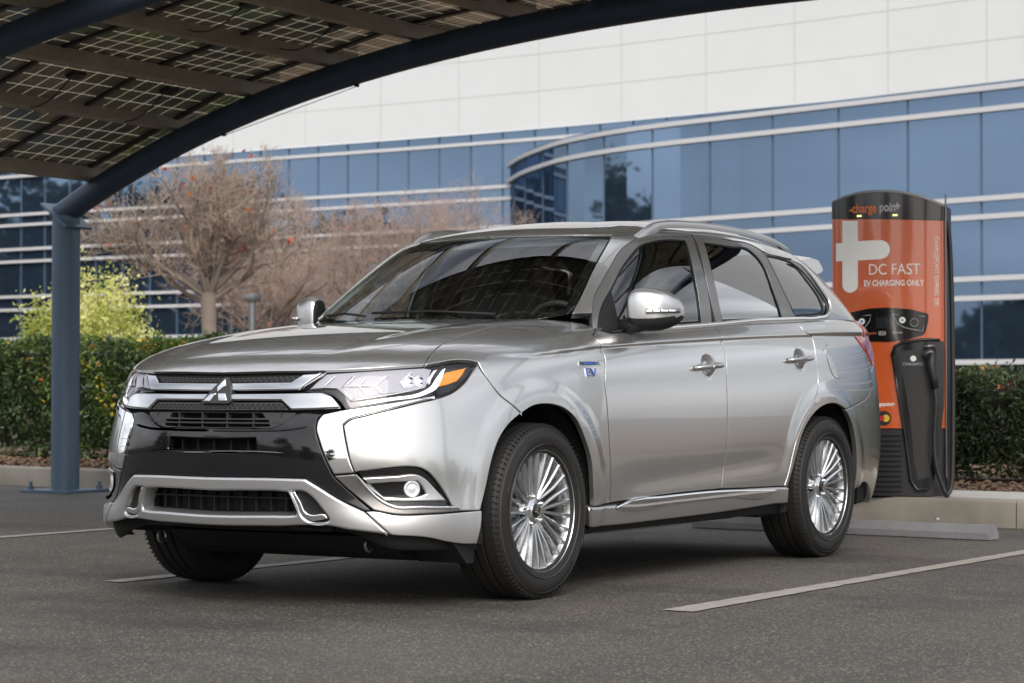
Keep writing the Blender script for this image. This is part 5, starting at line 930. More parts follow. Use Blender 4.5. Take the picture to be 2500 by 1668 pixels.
SY = [-7.05, -5.46, -3.90, -2.33, -.77, .80, 2.36]; SX = np.arange(-5.95, .0, 1.0)
for i in range(len(SY)-1):
    y0, y1_ = SY[i]+.012, SY[i+1]-.012; z0, z1 = ZT(y0)+.145, ZT(y1_)+.145; ang = math.atan2(z1-z0, y1_-y0); ln = math.hypot(y1_-y0, z1-z0)
    for x0, wx in [(-6.50, .54)]+[(q, 1.0) for q in SX]:
        if -3 < x0 < -2 and i >= 2: continue      # bay left open over the car
        c = Vector((x0+wx/2, (y0+y1_)/2, (z0+z1)/2)); b = MB(); b.box((0, 0, 0), (wx-.04, ln-.04, .006)); p = b.build('solar_panel', 'solar_cells'); 
        p.location = c; p.rotation_euler = (ang, 0, 0); rel(p); b = MB()
        for sx_ in (-wx/2+.011, wx/2-.011): b.box((sx_, 0, -.006), (.022, ln, .036))
        for sy_ in (-ln/2+.011, ln/2-.011): b.box((0, sy_, -.0061), (wx-.044, .022, .036))
        if wx > .9: b.box((.02, ln*.36, -.02), (.12, .09, .03)); cv = [(.02+.08*math.sin(t*2.2), ln*.36-.06-t*.5, -.02-.10*math.sin(t*math.pi)) for t in np.linspace(0, 1, 8)]; b.tube(cv, .005, n=5)
        b.build('panel_frame', 'panel_frame', p)
for i in range(1, len(SY)-1):
    y = SY[i]; z = ZT(y)+.10; sl = math.atan((ZT(y+.01)-ZT(y-.01))/.02); R_ = Matrix.Rotation(sl, 3, 'X'); b = MB(); [b.box((xc, y+q, z), (xl, .02, .05), R_) for q in (-.035, .035) for xc, xl in (((-3.0, 6.6),) if i < 2 else ((-4.95, 4.0), (-.95, 1.96)))]; rel(b.build('seam_rail', 'panel_frame'))
for x in SX:
    b = MB(); ysb = np.linspace(-7.05, 2.36, 30); V = []
    for y in ysb: z = ZT(y)+.128; V += [(x-.022, y, z), (x+.022, y, z), (x+.022, y, z+.02), (x-.022, y, z+.02)]
    b.add(V, [(j*4+k, j*4+(k+1) % 4, (j+1)*4+(k+1) % 4, (j+1)*4+k) for j in range(29) for k in range(4)]); rel(b.build('panel_joint', 'panel_frame'))
b = MB(); b.tube([(-5.97, y, ZT(-5.6)-.210+(ZT(-4.35)-ZT(-5.6))*(y+5.6)/1.25) for y in np.linspace(-5.6, -4.35, 12)], .003, n=5)
for y in (-5.6, -4.35): b.box((-5.97, y, ZT(y)-.20), (.02, .03, .03))
rel(b.build('hanging_cable', 'cable_black'))
# ---------- charging station
mat('charger_orange', (.55, .102, .024), rough=.22, coat=1); mat('charger_black', (.006, .006, .007), rough=.12, coat=.2); mat('charger_matt', (.012, .012, .013), rough=.45)
mat('sign_white', (.80, .80, .77), rough=.35); mat('text_white', (.80, .74, .69), rough=.4); mat('text_grey', (.42, .42, .43), rough=.4); mat('text_orange', (.70, .16, .04), rough=.4)
mat('led_yellow', (.8, .8, .2), rough=.3, emit=(1, .95, .25, 1.2)); mat('dot_blue', (.02, .12, .45), rough=.3); mat('dot_green', (.05, .35, .06), rough=.3); mat('sign_red', (.5, .02, .02), rough=.4); mat('sign_yellow', (.6, .45, .03), rough=.4)
mat('screen', (.02, .022, .025), rough=.1, coat=1)
ch = empty('charging_station', (-5.55, .00, .166), rz=math.radians(16.5), label='tall orange and black electric car charger with a white cross mark', cat='charging station')
HW, DEP = .345, .34
def plan(fr):     # front of the unit: fr 0 (left) .. 1 (right), gently bowed, rounded at the edges
    u = -HW+2*HW*fr; return u, .055*(1-(u/HW)**2)-.05*max(0, abs(u)/HW-.9)**2*90*.1
def FP(fr, z, o=0.): u, d = plan(fr); s = 2*.055*u/HW**2; n_ = Vector((1, s, 0)).normalized(); return Vector((d, u, z))+n_*o
def slab(name, z0, z1, m, o=0., f0=0., f1=1., back=True, zt=None, parent=ch):
    b = MB(); fr = np.linspace(f0, f1, 33); P = [FP(f, 0, o) for f in fr]; pts = [(p.x, p.y) for p in P]
    if back: pts = [(-DEP, P[0].y)]+[(-.03, P[0].y-.004)]+pts+[(-.03, P[-1].y+.004), (-DEP, P[-1].y)]
    else: pts = [(p.x, p.y) for p in P]+[(p.x-.02, p.y) for p in P[::-1]]
    n = len(pts); V = [(x, y, z0 if not callable(z0) else z0(y)) for x, y in pts]+[(x, y, z1 if not callable(z1) else z1(y)) for x, y in pts]
    b.add(V, [tuple(range(n)), tuple(range(2*n-1, n-1, -1))]+[(i, i+n, (i+1) % n+n, (i+1) % n) for i in range(n)]); return b.build(name, m, parent, sharp=35)
top = lambda y: 1.865-.075*max(0, (abs(y+.06)/HW))**2.2*(1.25 if y < 0 else .9)
band = lambda y: 1.700-.012*(y/HW)
slab('body', .415, lambda y: band(y)-.001, 'charger_orange'); cap = slab('head', lambda y: band(y)+.001, top, 'charger_black', o=.006)
slab('plinth', 0, .413, 'charger_matt', o=-.012)
for k in range(12):
    z = .03+k*.031; slab('louvre', z, z+.012, 'charger_matt', o=.004, f0=.0, f1=.62, back=False)
b = MB(); V = []; n = 34
for i in range(n): y = -HW+2*HW*i/(n-1); V += [(FP(i/(n-1), 0, .010).x, y, top(y)+.002), (FP(i/(n-1), 0, .010).x, y, top(y)+.016), (-DEP, y, top(y)+.016), (-DEP, y, top(y)+.002)]
b.add(V, [(i*4+k, i*4+(k+1) % 4, (i+1)*4+(k+1) % 4, (i+1)*4+k) for i in range(n-1) for k in range(4)]); b.build('top_edge', 'alloy_dark', ch, sharp=40)
b = MB(); b.box((.0, HW+.006, .98), (.022, .010, 1.74), bev=.003); b.build('side_trim', 'alloy_dark', ch)
b = MB(); b.box((-.18, HW+.006, .9), (.32, .008, 1.76)); b.build('side_panel', 'charger_matt', ch)
def decal(name, poly, m, o=.0015, parent=ch, thick=.0015):
    """flat graphic following the bowed front; poly in (fr, z)"""
    L = []; n = len(poly)
    for i in range(n):
        a, c = poly[i], poly[(i+1) % n]; k = max(1, int(abs(c[0]-a[0])/.02)); L += [(a[0]+(c[0]-a[0])*t/k, a[1]+(c[1]-a[1])*t/k) for t in range(k)]
    fr = [p[0] for p in L]; S = np.array([.69, 1.]); A = np.array(L)*S; G = []
    for g in np.arange(min(fr)+.015, max(fr), .02):
        zs = [p[1] for p in L]; 
        for zz in np.arange(min(zs)+.02, max(zs), .08): G.append((g*.69, zz))
    G = np.array(G).reshape(-1, 2)
    if len(G): G = G[inpoly(G, A)]
    pts = np.concatenate([A, G]) if len(G) else A
    r = delaunay_2d_cdt([Vector(p) for p in pts], [(i, (i+1) % len(A)) for i in range(len(A))], [], 0, 1e-7); q = np.array([tuple(v) for v in r[0]]); T = np.array([f for f in r[2] if len(f) == 3]); T = T[inpoly(q[T].mean(1), A)]
    V = [FP(p[0]/.69, p[1], o) for p in q]; N_ = [(FP(p[0]/.69, p[1], 1)-FP(p[0]/.69, p[1], 0)) for p in q]; return meshobj(name, V, [tuple(t) for t in T], m, parent, normals=N_)
def arc(cx, cz, r, a0, a1, n=12, asp=1/.69): return [(cx+r*asp*math.cos(a0+(a1-a0)*i/n), cz+r*math.sin(a0+(a1-a0)*i/n)) for i in range(n+1)]
rv = .0495; decal('cross_mark', [(.095, 1.697), (.238, 1.695), (.238, 1.30)][0:2]+[(.238, 1.568)]+[(.44, 1.572)]+arc(.44, 1.5135, .0585, math.pi/2, -math.pi/2, 12)+[(.238, 1.448)]+arc(.1665, 1.30, .0493, 0, -math.pi, 14)+[(.095, 1.448), (.035, 1.446), (.035, 1.558), (.095, 1.560)], 'sign_white')
def ctext(name, s, fr, z, size, m, o=.003, rot=0, sx=1., **k):
    def f(x, y, q):
        x *= sx
        if rot: x, y = y, -x
        return FP(fr+x/(2*HW), z+y, o+q)
    return text(name, s, size, m, ch, f, **k)
ctext('lettering', 'DC FAST', .56, 1.388, .096, 'text_white', sx=.84); ctext('lettering', 'EV CHARGING ONLY', .555, 1.305, .050, 'text_white', sx=.76, bold=.0012)
ctext('lettering', 'CHARGEPOINT EXPRESS 200', .925, 1.378, .036, 'text_white', rot=1, sx=.93)
t1 = ctext('head_lettering', 'charge', .30, 1.768, .080, 'text_orange', o=.010, sx=.72, bold=.002); t2 = ctext('head_lettering', 'poin', .505, 1.772, .080, 'text_grey', o=.010, sx=.70, bold=.002); t3 = ctext('head_lettering', '+', .592, 1.775, .085, 'text_grey', o=.010, sx=.85, bold=.002); t4 = ctext('head_lettering', '-', .182, 1.765, .08, 'text_orange', o=.010, bold=.002)
ctext('lettering', 'chargepoint+', .46, .562, .033, 'text_white', sx=.8, bold=.0008)
for f_ in (.255, .572): decal('status_light', [(f_-.02, 1.718), (f_+.02, 1.718), (f_+.02, 1.728), (f_-.02, 1.728)], 'led_yellow', o=.0095)
dp = decal('display_panel', [(.05, 1.09), (.15, 1.125), (.35, 1.152), (.5, 1.156), (.7, 1.145), (.83, 1.122), (.858, 1.112), (.855, 1.07), (.83, 1.0), (.81, .985), (.65, .955), (.5, .945), (.30, .95), (.15, .975), (.09, 1.0)], 'charger_black', o=.006)
def outline_(poly, w, m, o, parent): # thin line loop
    b = MB(); P = [FP(p[0], p[1], o) for p in poly]; P.append(P[0]); b.tube(P, w, n=5, caps=False); return b.build('button_frame', m, parent)
outline_([(.545, 1.113), (.83, 1.100), (.808, 1.012)]+[(.74, 1.018), (.66, 1.03), (.59, 1.055)], .0022, 'text_grey', .007, dp); outline_([(.10, 1.09), (.355, 1.112), (.345, 1.075), (.30, 1.035), (.22, 1.012), (.13, 1.02)], .0022, 'text_grey', .007, dp)
for f_, z_, m1 in ((.275, 1.072, 'dot_blue'), (.632, 1.078, 'dot_green')): q = decal('button', arc(f_, z_, .019, 0, 2*math.pi, 20)[:-1], 'sign_white', o=.008, parent=dp); decal('button_dot', arc(f_, z_, .008, 0, 2*math.pi, 12)[:-1], m1, o=.009, parent=q)
for f_, z_ in ((.19, 1.055), (.735, 1.063)): outline_(arc(f_, z_, .024, 0, 2*math.pi, 20)[:-1], .0016, 'text_grey', .007, dp)
decal('screen', [(.40, 1.10), (.51, 1.10), (.51, 1.03), (.40, 1.03)], 'screen', o=.008, parent=dp)
ctext('display_lettering', 'chargepoint', .335, .999, .020, 'text_orange', o=.008); ctext('display_lettering', '((|))', .455, 1.0, .030, 'text_white', o=.008); ctext('display_lettering', 'discover', .59, 1.002, .018, 'text_white', o=.008)
hp = decal('holster', [(.54, .87), (.56, .915), (.62, .938), (.80, .958), (.93, .957), (.985, .945), (.99, .90), (.985, .55), (.95, .30), (.90, .10), (.86, .04), (.74, .035), (.70, .08), (.66, .35), (.60, .62)], 'charger_black', o=.007)
decal('holster_well', [(.60, .86), (.64, .89), (.80, .90), (.93, .90), (.93, .6), (.90, .35), (.86, .12), (.76, .10), (.73, .20), (.70, .45), (.65, .68)], 'charger_matt', o=.009, parent=hp)
b = MB(); b.tube([FP(*p, .014) for p in ((.54, .86), (.565, .915), (.63, .94), (.80, .958), (.95, .955))], .010, n=8); b.tube([FP(*p, .012) for p in ((.545, .86), (.60, .60), (.655, .35), (.70, .10), (.75, .04), (.84, .04))], .008, n=8); b.build('holster_rim', 'charger_black', hp, smooth=True)
decal('badge_disc', arc(.725, .842, .018, 0, 2*math.pi, 20)[:-1], 'sign_white', o=.0105, parent=hp); ctext('holster_lettering', 'CHAdeMO', .72, .808, .026, 'text_grey', o=.0105)
wd = decal('stop_disc', arc(.465, .476, .046, 0, 2*math.pi, 28)[:-1], 'charger_matt', o=.003); decal('disc_mark', arc(.485, .476, .022, 0, 2*math.pi, 20)[:-1], 'sign_yellow', o=.004, parent=wd); decal('disc_mark', arc(.452, .476, .016, 0, 2*math.pi, 20)[:-1], 'sign_red', o=.005, parent=wd)
# plug and cable
pg = empty('charging_plug', (0, 0, 0), label='black charging plug and looping cable in the holster of the orange charger', cat='charging cable'); pg.matrix_world = ch.matrix_basis.copy()
pg.location = ch.location; pg.rotation_euler = ch.rotation_euler
b = MB(); b.tube([FP(.885, .90, .02), FP(.87, .86, .055), FP(.865, .80, .075), FP(.885, .72, .075), FP(.895, .66, .07)], [.022, .030, .026, .022, .024], n=14); b.build('plug_grip', 'charger_matt', pg, smooth=True)
b = MB(); b.tube([FP(.86, .87, .03), FP(.845, .87, .07)], [.030, .032], n=16); b.tube([FP(.81, .915, .02), FP(.90, .918, .02)], .016, n=10); b.build('plug_head', 'alloy_dark', pg, smooth=True)
def spl(P, n=60):
    P = [Vector(p) for p in P]; out = []
    for i in range(len(P)-1):
        a, b_, c, d = P[max(i-1, 0)], P[i], P[i+1], P[min(i+2, len(P)-1)]
        for k in range(n//len(P)+1):
            t = k/(n//len(P)+1); out.append(.5*((2*b_)+(c-a)*t+(2*a-5*b_+4*c-d)*t*t+(3*b_-a-3*c+d)*t**3))
    return out+[P[-1]]
b = MB(); b.tube(spl([FP(.895, .67, .07), FP(.90, .55, .085), FP(.885, .35, .09), FP(.90, .18, .10), FP(.965, .03, .11), (.12, HW+.02, .018), (.09, HW+.045, .10), (.05, HW+.05, .45), (.0, HW+.045, .95), (-.03, HW+.035, 1.35), (-.05, HW+.02, 1.62), (-.06, HW+.0, 1.70)]), .0145, n=12); b.build('cable', 'cable_black', pg, smooth=True)
# ---------- foliage helpers
def leaf_cloud(name, C, size, mats, fm, parent=None, asp=.5, up=.3, seed=0, kind=None):
    """one small folded leaf (two triangles) per point"""
    rg = np.random.default_rng(seed); n = len(C); d = rg.normal(size=(n, 3)); d[:, 2] += up; d /= np.linalg.norm(d, axis=1, keepdims=True); e = np.cross(d, rg.normal(size=(n, 3))); e /= np.linalg.norm(e, axis=1, keepdims=True)
    nn = np.cross(d, e); s = (size*rg.uniform(.6, 1.3, n))[:, None]; a = C-d*s*.5; t = C+d*s*.5; l = C+e*s*asp*.5+nn*s*.12; r = C-e*s*asp*.5+nn*s*.12
    V = np.stack([a, l, t, r], 1).reshape(-1, 3); i = np.arange(n)*4; F = np.stack([np.stack([i, i+1, i+2], 1), np.stack([i, i+2, i+3], 1)], 1).reshape(-1, 3)
    me = bpy.data.meshes.new(name); me.vertices.add(len(V)); me.vertices.foreach_set('co', V.ravel()); me.loops.add(F.size); me.loops.foreach_set('vertex_index', F.ravel().astype(np.int32))
    me.polygons.add(len(F)); me.polygons.foreach_set('loop_start', (np.arange(len(F))*3).astype(np.int32)); me.polygons.foreach_set('material_index', np.repeat(fm, 2).astype(np.int32)); me.update(calc_edges=True); me.validate()
    for m in mats: me.materials.append(M(m))
    o = bpy.data.objects.new(name, me); COL.objects.link(o)
    if parent is not None: o.parent = parent
    return o
def leafmat(name, col, rough=.45, tr=.25):
    m = mat(name, col, rough=rough, var=.35, vscale=7); nt = m.node_tree; b = nt.nodes['Principled BSDF']; out = nt.nodes['Material Output']; t = nt.nodes.new('ShaderNodeBsdfTranslucent'); t.inputs[0].default_value = (col[0]*1.6, col[1]*1.5, col[2]*.9, 1)
    mx = nt.nodes.new('ShaderNodeMixShader'); mx.inputs[0].default_value = tr; nt.links.new(b.outputs[0], mx.inputs[1]); nt.links.new(t.outputs[0], mx.inputs[2]); nt.links.new(mx.outputs[0], out.inputs[0])
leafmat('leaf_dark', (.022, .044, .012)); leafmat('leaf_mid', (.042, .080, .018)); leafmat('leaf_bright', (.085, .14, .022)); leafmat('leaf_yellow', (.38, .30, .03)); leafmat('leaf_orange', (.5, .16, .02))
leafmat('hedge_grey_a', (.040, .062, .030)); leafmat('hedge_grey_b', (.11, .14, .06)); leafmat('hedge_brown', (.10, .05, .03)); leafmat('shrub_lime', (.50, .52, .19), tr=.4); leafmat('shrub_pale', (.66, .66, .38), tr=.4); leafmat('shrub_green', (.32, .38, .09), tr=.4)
leafmat('red_leaf', (.34, .05, .035)); leafmat('far_dark', (.014, .022, .010)); leafmat('far_mid', (.028, .042, .018)); leafmat('flower_orange', (.50, .17, .07))
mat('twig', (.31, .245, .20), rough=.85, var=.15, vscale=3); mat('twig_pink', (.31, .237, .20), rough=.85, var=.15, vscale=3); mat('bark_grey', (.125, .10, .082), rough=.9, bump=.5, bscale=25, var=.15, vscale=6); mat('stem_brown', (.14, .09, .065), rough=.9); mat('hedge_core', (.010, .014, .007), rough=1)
def bumpy(P, amp, f, seed):
    rg = np.random.default_rng(seed); o = np.zeros(len(P))
    for _ in range(5): k = rg.normal(size=3)*f; o += np.sin(P @ k+rg.uniform(0, 6))*amp/2.2
    return o
def hedge(name, p0, p1, depth, h, n, size, cols, label, seed, z0=.14, gapz=.12, leafy=(0, 1), up=.3, core=True, asp=.5):
    p0, p1 = np.array(p0), np.array(p1); d = p1-p0; ln = np.linalg.norm(d); d /= ln; nr = np.array([d[1], -d[0]]); nr = nr if nr[0] > 0 else -nr   # faces +x
    t = empty(name, (float(p0[0]), float(p0[1]), z0), label=label, cat='hedge'); rg = np.random.default_rng(seed)
    k = rg.uniform(size=n); s = rg.uniform(0, ln, n); q = np.where(k < .62, rg.exponential(.055, n), rg.uniform(0, depth, n)); z = np.where(k < .62, gapz+(h-gapz)*rg.uniform(0, 1, n)**.9, h-rg.exponential(.035, n)); z = np.where(k > .93, rg.uniform(gapz, h, n), z)
    q = np.where((s < .22) | (s > ln-.22), rg.uniform(0, depth, n), q); ex = rg.uniform(size=n) < .04; s = np.where(ex, np.where(rg.uniform(size=n) < .5, rg.exponential(.05, n), ln-rg.exponential(.05, n)), s); q = np.where(ex, rg.uniform(0, depth, n), q); P = np.stack([s, q, z], 1); b_ = bumpy(P, .07, 3.2, seed+5)+bumpy(P, .04, 9, seed+6); P[:, 1] += np.where(q < .3, b_*.8+.03, 0); P[:, 2] += np.where(z > h-.15, bumpy(P, .035, 5, seed+7)+rg.exponential(.012, n), 0)
    keep = bumpy(P, .5, 6, seed+9)+rg.uniform(-.3, .9, n) > -.15; P = P[keep]; X = np.stack([d[0]*P[:, 0]-nr[0]*P[:, 1], d[1]*P[:, 0]-nr[1]*P[:, 1], P[:, 2]], 1)
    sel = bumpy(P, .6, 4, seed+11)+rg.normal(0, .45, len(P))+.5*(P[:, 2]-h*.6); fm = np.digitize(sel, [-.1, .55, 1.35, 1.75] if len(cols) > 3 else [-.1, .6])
    leaf_cloud('leaves', X, size, cols, np.clip(fm, 0, len(cols)-1), t, seed=seed+1, up=up, asp=asp)
    b = MB()
    for j in range(int(ln/.28)):
        s0 = (j+.5)*.28+rg.uniform(-.1, .1); pts = []
        for i in range(6): zz = i/5*h*.85; q0 = .22+rg.uniform(-.12, .10)-.08*i/5; s1 = s0+rg.uniform(-.18, .18)*(i/5+.2); pts.append((d[0]*s1-nr[0]*q0, d[1]*s1-nr[1]*q0, zz-.05))
        b.tube(pts, [.016, .013, .011, .009, .006, .004], n=5)
    b.build('stems', 'stem_brown', t, smooth=True)
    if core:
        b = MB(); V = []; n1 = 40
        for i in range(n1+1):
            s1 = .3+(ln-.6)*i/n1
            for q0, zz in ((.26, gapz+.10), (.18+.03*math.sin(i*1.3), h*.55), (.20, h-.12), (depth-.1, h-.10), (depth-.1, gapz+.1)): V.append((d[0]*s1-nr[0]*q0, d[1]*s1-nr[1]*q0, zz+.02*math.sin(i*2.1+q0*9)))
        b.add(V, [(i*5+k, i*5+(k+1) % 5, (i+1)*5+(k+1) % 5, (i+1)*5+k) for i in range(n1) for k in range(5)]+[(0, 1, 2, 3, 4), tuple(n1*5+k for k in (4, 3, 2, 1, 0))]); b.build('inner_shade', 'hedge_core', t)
    return t
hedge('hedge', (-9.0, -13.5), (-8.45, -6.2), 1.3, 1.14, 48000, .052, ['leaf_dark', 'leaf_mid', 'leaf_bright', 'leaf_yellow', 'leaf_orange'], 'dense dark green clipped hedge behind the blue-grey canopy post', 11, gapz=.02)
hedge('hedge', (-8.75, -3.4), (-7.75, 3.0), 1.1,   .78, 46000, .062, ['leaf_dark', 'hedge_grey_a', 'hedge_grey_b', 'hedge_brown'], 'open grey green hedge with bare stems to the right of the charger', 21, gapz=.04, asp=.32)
hedge('flowering_hedge', (-13.2, -5.0), (-11.6, 5.0), .8, .83, 14000, .06, ['flower_orange', 'flower_orange', 'leaf_bright'], 'low row of orange flowering plants beyond the right hedge', 31, core=True)
# ---------- shrub
def shrub():
    t = empty('shrub', (-11.42, -11.94, .13), label='lime yellow bushy shrub behind the hedge and blue-grey post', cat='shrub'); rg = np.random.default_rng(5); P = []; b = MB()
    for k in range(46):
        a = rg.uniform(0, 6.28); r = rg.uniform(.1, .68)**.8; top_ = np.array([math.cos(a)*r, math.sin(a)*r, rg.uniform(1.45, 2.02)-.8*r*r]); 
        if k == 0: top_ = np.array([.05, -.30, 2.38])
        if k == 1: top_ = np.array([.0, -.22, 2.2])
        base = np.array([rg.normal()*.06, rg.normal()*.06, .1]); mid = (base+top_)/2+rg.normal(size=3)*.07; b.tube([tuple(base), tuple(mid), tuple(top_)], [.014, .009, .003], n=5)
        m = 420 if k > 1 else 300; tt = rg.uniform(.30, 1.03, m)[:, None]; q = (1-tt)**2*base+2*tt*(1-tt)*mid+tt**2*top_; P.append(q+rg.normal(size=(m, 3))*(.085 if k > 1 else .045))
    P = np.concatenate(P); sel = bumpy(P, .7, 5, 3)+rg.normal(0, .4, len(P)); fm = np.digitize(sel, [-.35, .5]); leaf_cloud('leaves', P, .055, ['shrub_green', 'shrub_lime', 'shrub_pale'], fm, t, seed=8); b.build('stems', 'stem_brown', t, smooth=True)
shrub()
# ---------- bare trees
def bare_tree(x, y, H, W_, fork, tr, label, seed, m='twig', nl=9, red=60, dens=1.0, group=None, trunkbend=.1):
    rg = np.random.default_rng(seed); t = empty('bare_tree', (x, y, .1), label=label, cat='tree', group=group); tb = MB(); cb = MB(); tips = []
    base = np.array([0, 0, 0.]); f = np.array([trunkbend*.3, trunkbend, fork]); tb.tube([tuple(base), tuple((base+f)/2+np.array([0, -trunkbend*.35, 0])), tuple(f)], [tr*1.15, tr*.92, tr], n=12)
    cen = np.array([0, 0, fork+(H-fork)*.42]); R3 = np.array([W_/2, W_/2, (H-fork)*.60])
    def inside(p): return (((p-cen)/R3)**2).sum()
    def grow(p, d, ln, r, lev):
        n = 5; pts = [p]; q = p.copy(); dd = d.copy()
        for i in range(n):
            dd = dd+rg.normal(size=3)*(.10+.05*lev)+np.array([0, 0, .06]); dd /= np.linalg.norm(dd); q = q+dd*ln/n; pts.append(q.copy())
            if inside(q) > 1.08*rg.uniform(.85, 1.15) and lev > 0: break
        n = len(pts)-1; rr = [r*(1-.55*i/n) for i in range(n+1)]; (tb if lev < 2 else cb).tube([tuple(a) for a in pts], rr, n=(8, 6, 4, 3, 3)[min(lev, 4)], caps=False)
        if lev >= 4: tips.append(pts[-1]); return
        kids = (4.4, 5.4, 6, 5, 0)[lev]*dens; k = int(kids)+(rg.uniform() < kids-int(kids))
        for j in range(k):
            i = rg.integers(1, n+1) if j else n; c = pts[i]; a = rg.normal(size=3); a -= a.dot(dd)*dd; a /= np.linalg.norm(a)+1e-9; nd = dd*rg.uniform(.5, .9)+a*rg.uniform(.45, .95)+np.array([0, 0, .22]); nd /= np.linalg.norm(nd)
            if inside(c) > 1.15: continue
            grow(c, nd, ln*rg.uniform(.50, .72), max(r*.44, .0036), lev+1)
    for k in range(nl):
        a = 2*math.pi*k/nl+rg.uniform(-.3, .3); e = rg.uniform(.35, 1.25) if k else 1.5; d = np.array([math.cos(a)*math.cos(e), math.sin(a)*math.cos(e), math.sin(e)]); grow(f+np.array([0, 0, -.06*(k % 3)]), d, min(W_, H-fork)*.52*rg.uniform(.85, 1.1), tr*.40, 0)
    tb.build('trunk', 'bark_grey', t, smooth=True); cb.build('crown', m, t, smooth=True); T = np.array(tips)
    if red and len(T): i = rg.choice(len(T), min(red, len(T)), replace=False); cl = np.concatenate([T[i]+rg.normal(size=(len(i), 3))*.03 for _ in range(3)]); leaf_cloud('leaves', cl, .075, ['red_leaf', 'leaf_orange'], (rg.uniform(size=len(cl)) < .2).astype(int), t, seed=seed)
bare_tree(-13.29, -11.78, 3.55, 3.5, 1.85, .092, 'nearest bare tree with pinkish twigs and a few red leaves behind the hedge', 3, nl=11, red=40, trunkbend=-.06)
bare_tree(-22.25, -18.2, 4.05, 3.6, 1.4, .09, 'bare tree with a leaning limb just behind the nearest bare tree', 5, 'twig_pink', red=30, dens=1.)
for i, (x, y, H, lb) in enumerate(((-26.1, -19.6, 4.2, 'pinkish bare tree between the leaning tree and the windscreen'), (-25.1, -17.5, 4.1, 'bushy bare tree whose crown stands over the car bonnet'), (-29.0, -18.8, 4.9, 'tallest of the far bare trees, above the front edge of the car roof'), (-26.0, -15.9, 4.3, 'rightmost bare tree, beside the rounded glass corner'))):
    bare_tree(x, y, H, 3.7, .9, .08, lb, 40+i, 'twig_pink', nl=10, red=20, dens=.95)
b = MB(); b.tube([(-20.6, -17.0, .1), (-20.6, -17.0, 2.2)], .055, n=12); b.box((-20.6, -17.0, 2.25), (.2, .2, .12), bev=.02); tag(b.build('bollard_lamp', 'alloy_dark', sharp=40), 'slim grey lamp post beside the bare trees, left of the car mirror', 'lamp post')
# ---------- dark evergreens standing to the sides (seen in the glass and paint)
def evergreen(x, y, H, W_, label, seed, n=9000, cols=('far_dark', 'far_mid')):
    rg = np.random.default_rng(seed); t = empty('evergreen_tree', (x, y, 0), label=label, cat='tree', group='dark evergreens around the car park'); b = MB(); b.tube([(0, 0, 0), (.1, .05, H*.35), (0, .1, H*.8)], [W_*.045, W_*.035, W_*.01], n=8)
    P = []; 
    for k in range(26):
        a = rg.uniform(0, 6.28); zz = rg.uniform(.06, .95); r = W_*.5*math.sqrt(max(0, 1-((zz-.45)/.56)**2))*rg.uniform(.35, .95); c = np.array([math.cos(a)*r, math.sin(a)*r, zz*H]); b.tube([(0, .05, zz*H*.75), tuple(c)], [W_*.012, W_*.004], n=5)
        P.append(c+rg.normal(size=(n//26, 3))*np.array([W_*.11, W_*.11, H*.055]))
    P = np.concatenate(P); leaf_cloud('crown', P, .55, list(cols), (rg.uniform(size=len(P)) < .35).astype(int), t, seed=seed, asp=.7); b.build('trunk', 'stem_brown', t, smooth=True); return t
for i, (x, y, H, W_) in enumerate(((-39, -59.5, 8.6, 6.5), (-40.5, -66, 11.5, 9), (-41, -73, 10.8, 9), (-42, -80, 12.5, 10), (-44, -89, 13, 11), (-20, -46, 4.4, 4.5), (-26, -40, 3.8, 4), (-14, -52, 4.6, 5))): evergreen(x, y, H, W_, 'dark evergreen tree at the far left of the car park', 60+i)
for i, (x, y, H, W_) in enumerate(((52, -42, 8, 9), (58, -30, 7, 8), (60, -16, 9, 9), (64, -4, 7, 8), (60, 10, 8, 9), (50, 24, 7.5, 8), (40, -58, 9, 10), (18, 48, 7, 8), (4, 52, 8, 9), (-12, 50, 7, 8))): evergreen(x, y, H, W_, 'dark evergreen tree beyond the open side of the car park', 90+i, n=2600)
# low hill on the horizon behind the viewer
def hill():
    V = []; n = 60
    for i in range(n+1):
        a = -1.6+2.6*i/n; h = (9+5*math.sin(i*.21+1)+2.5*math.sin(i*.55))*min(1, i/14, (n-i)/14)+.2
        for r, z in ((150, -1), (165, h*.55), (185, h), (230, -1)): V.append((r*math.cos(a), r*math.sin(a), z))
    tag(meshobj('hills', V, [(i*4+k, i*4+k+1, (i+1)*4+k+1, (i+1)*4+k) for i in range(n) for k in range(3)], 'far_mid', smooth=True), kind='structure')
hill()
# ---------- office building
mat('cladding', (.54, .552, .56), rough=.6, var=.025, vscale=.35); mat('cladding_seam', (.43, .435, .43), rough=.7); mat('band_white', (.52, .52, .53), rough=.45, metal=.1); mat('mullion', (.07, .11, .165), rough=.4)
def facade_glass():
    m = bpy.data.materials.new('facade_glass'); m.use_nodes = True; nt = m.node_tree; nt.nodes.remove(nt.nodes['Principled BSDF']); N = nt.nodes.new; L = nt.links.new; out = nt.nodes['Material Output']
    g = N('ShaderNodeBsdfGlossy'); g.inputs[0].default_value = (.135, .19, .27, 1); g.inputs['Roughness'].default_value = .03; d = N('ShaderNodeBsdfDiffuse'); d.inputs[0].default_value = (.012, .02, .032, 1)
    ad = N('ShaderNodeAddShader'); L(g.outputs[0], ad.inputs[0]); L(d.outputs[0], ad.inputs[1]); L(ad.outputs[0], out.inputs[0]); MATS['facade_glass'] = m
facade_glass()
bl = empty('office_building', (-57, -30, 0), label='long curved office building with blue mirrored glass and pale stone cladding', cat='building')
def brel(o): o.parent = bl; o.matrix_parent_inverse = Matrix.Translation((57, 30, 0)); return o
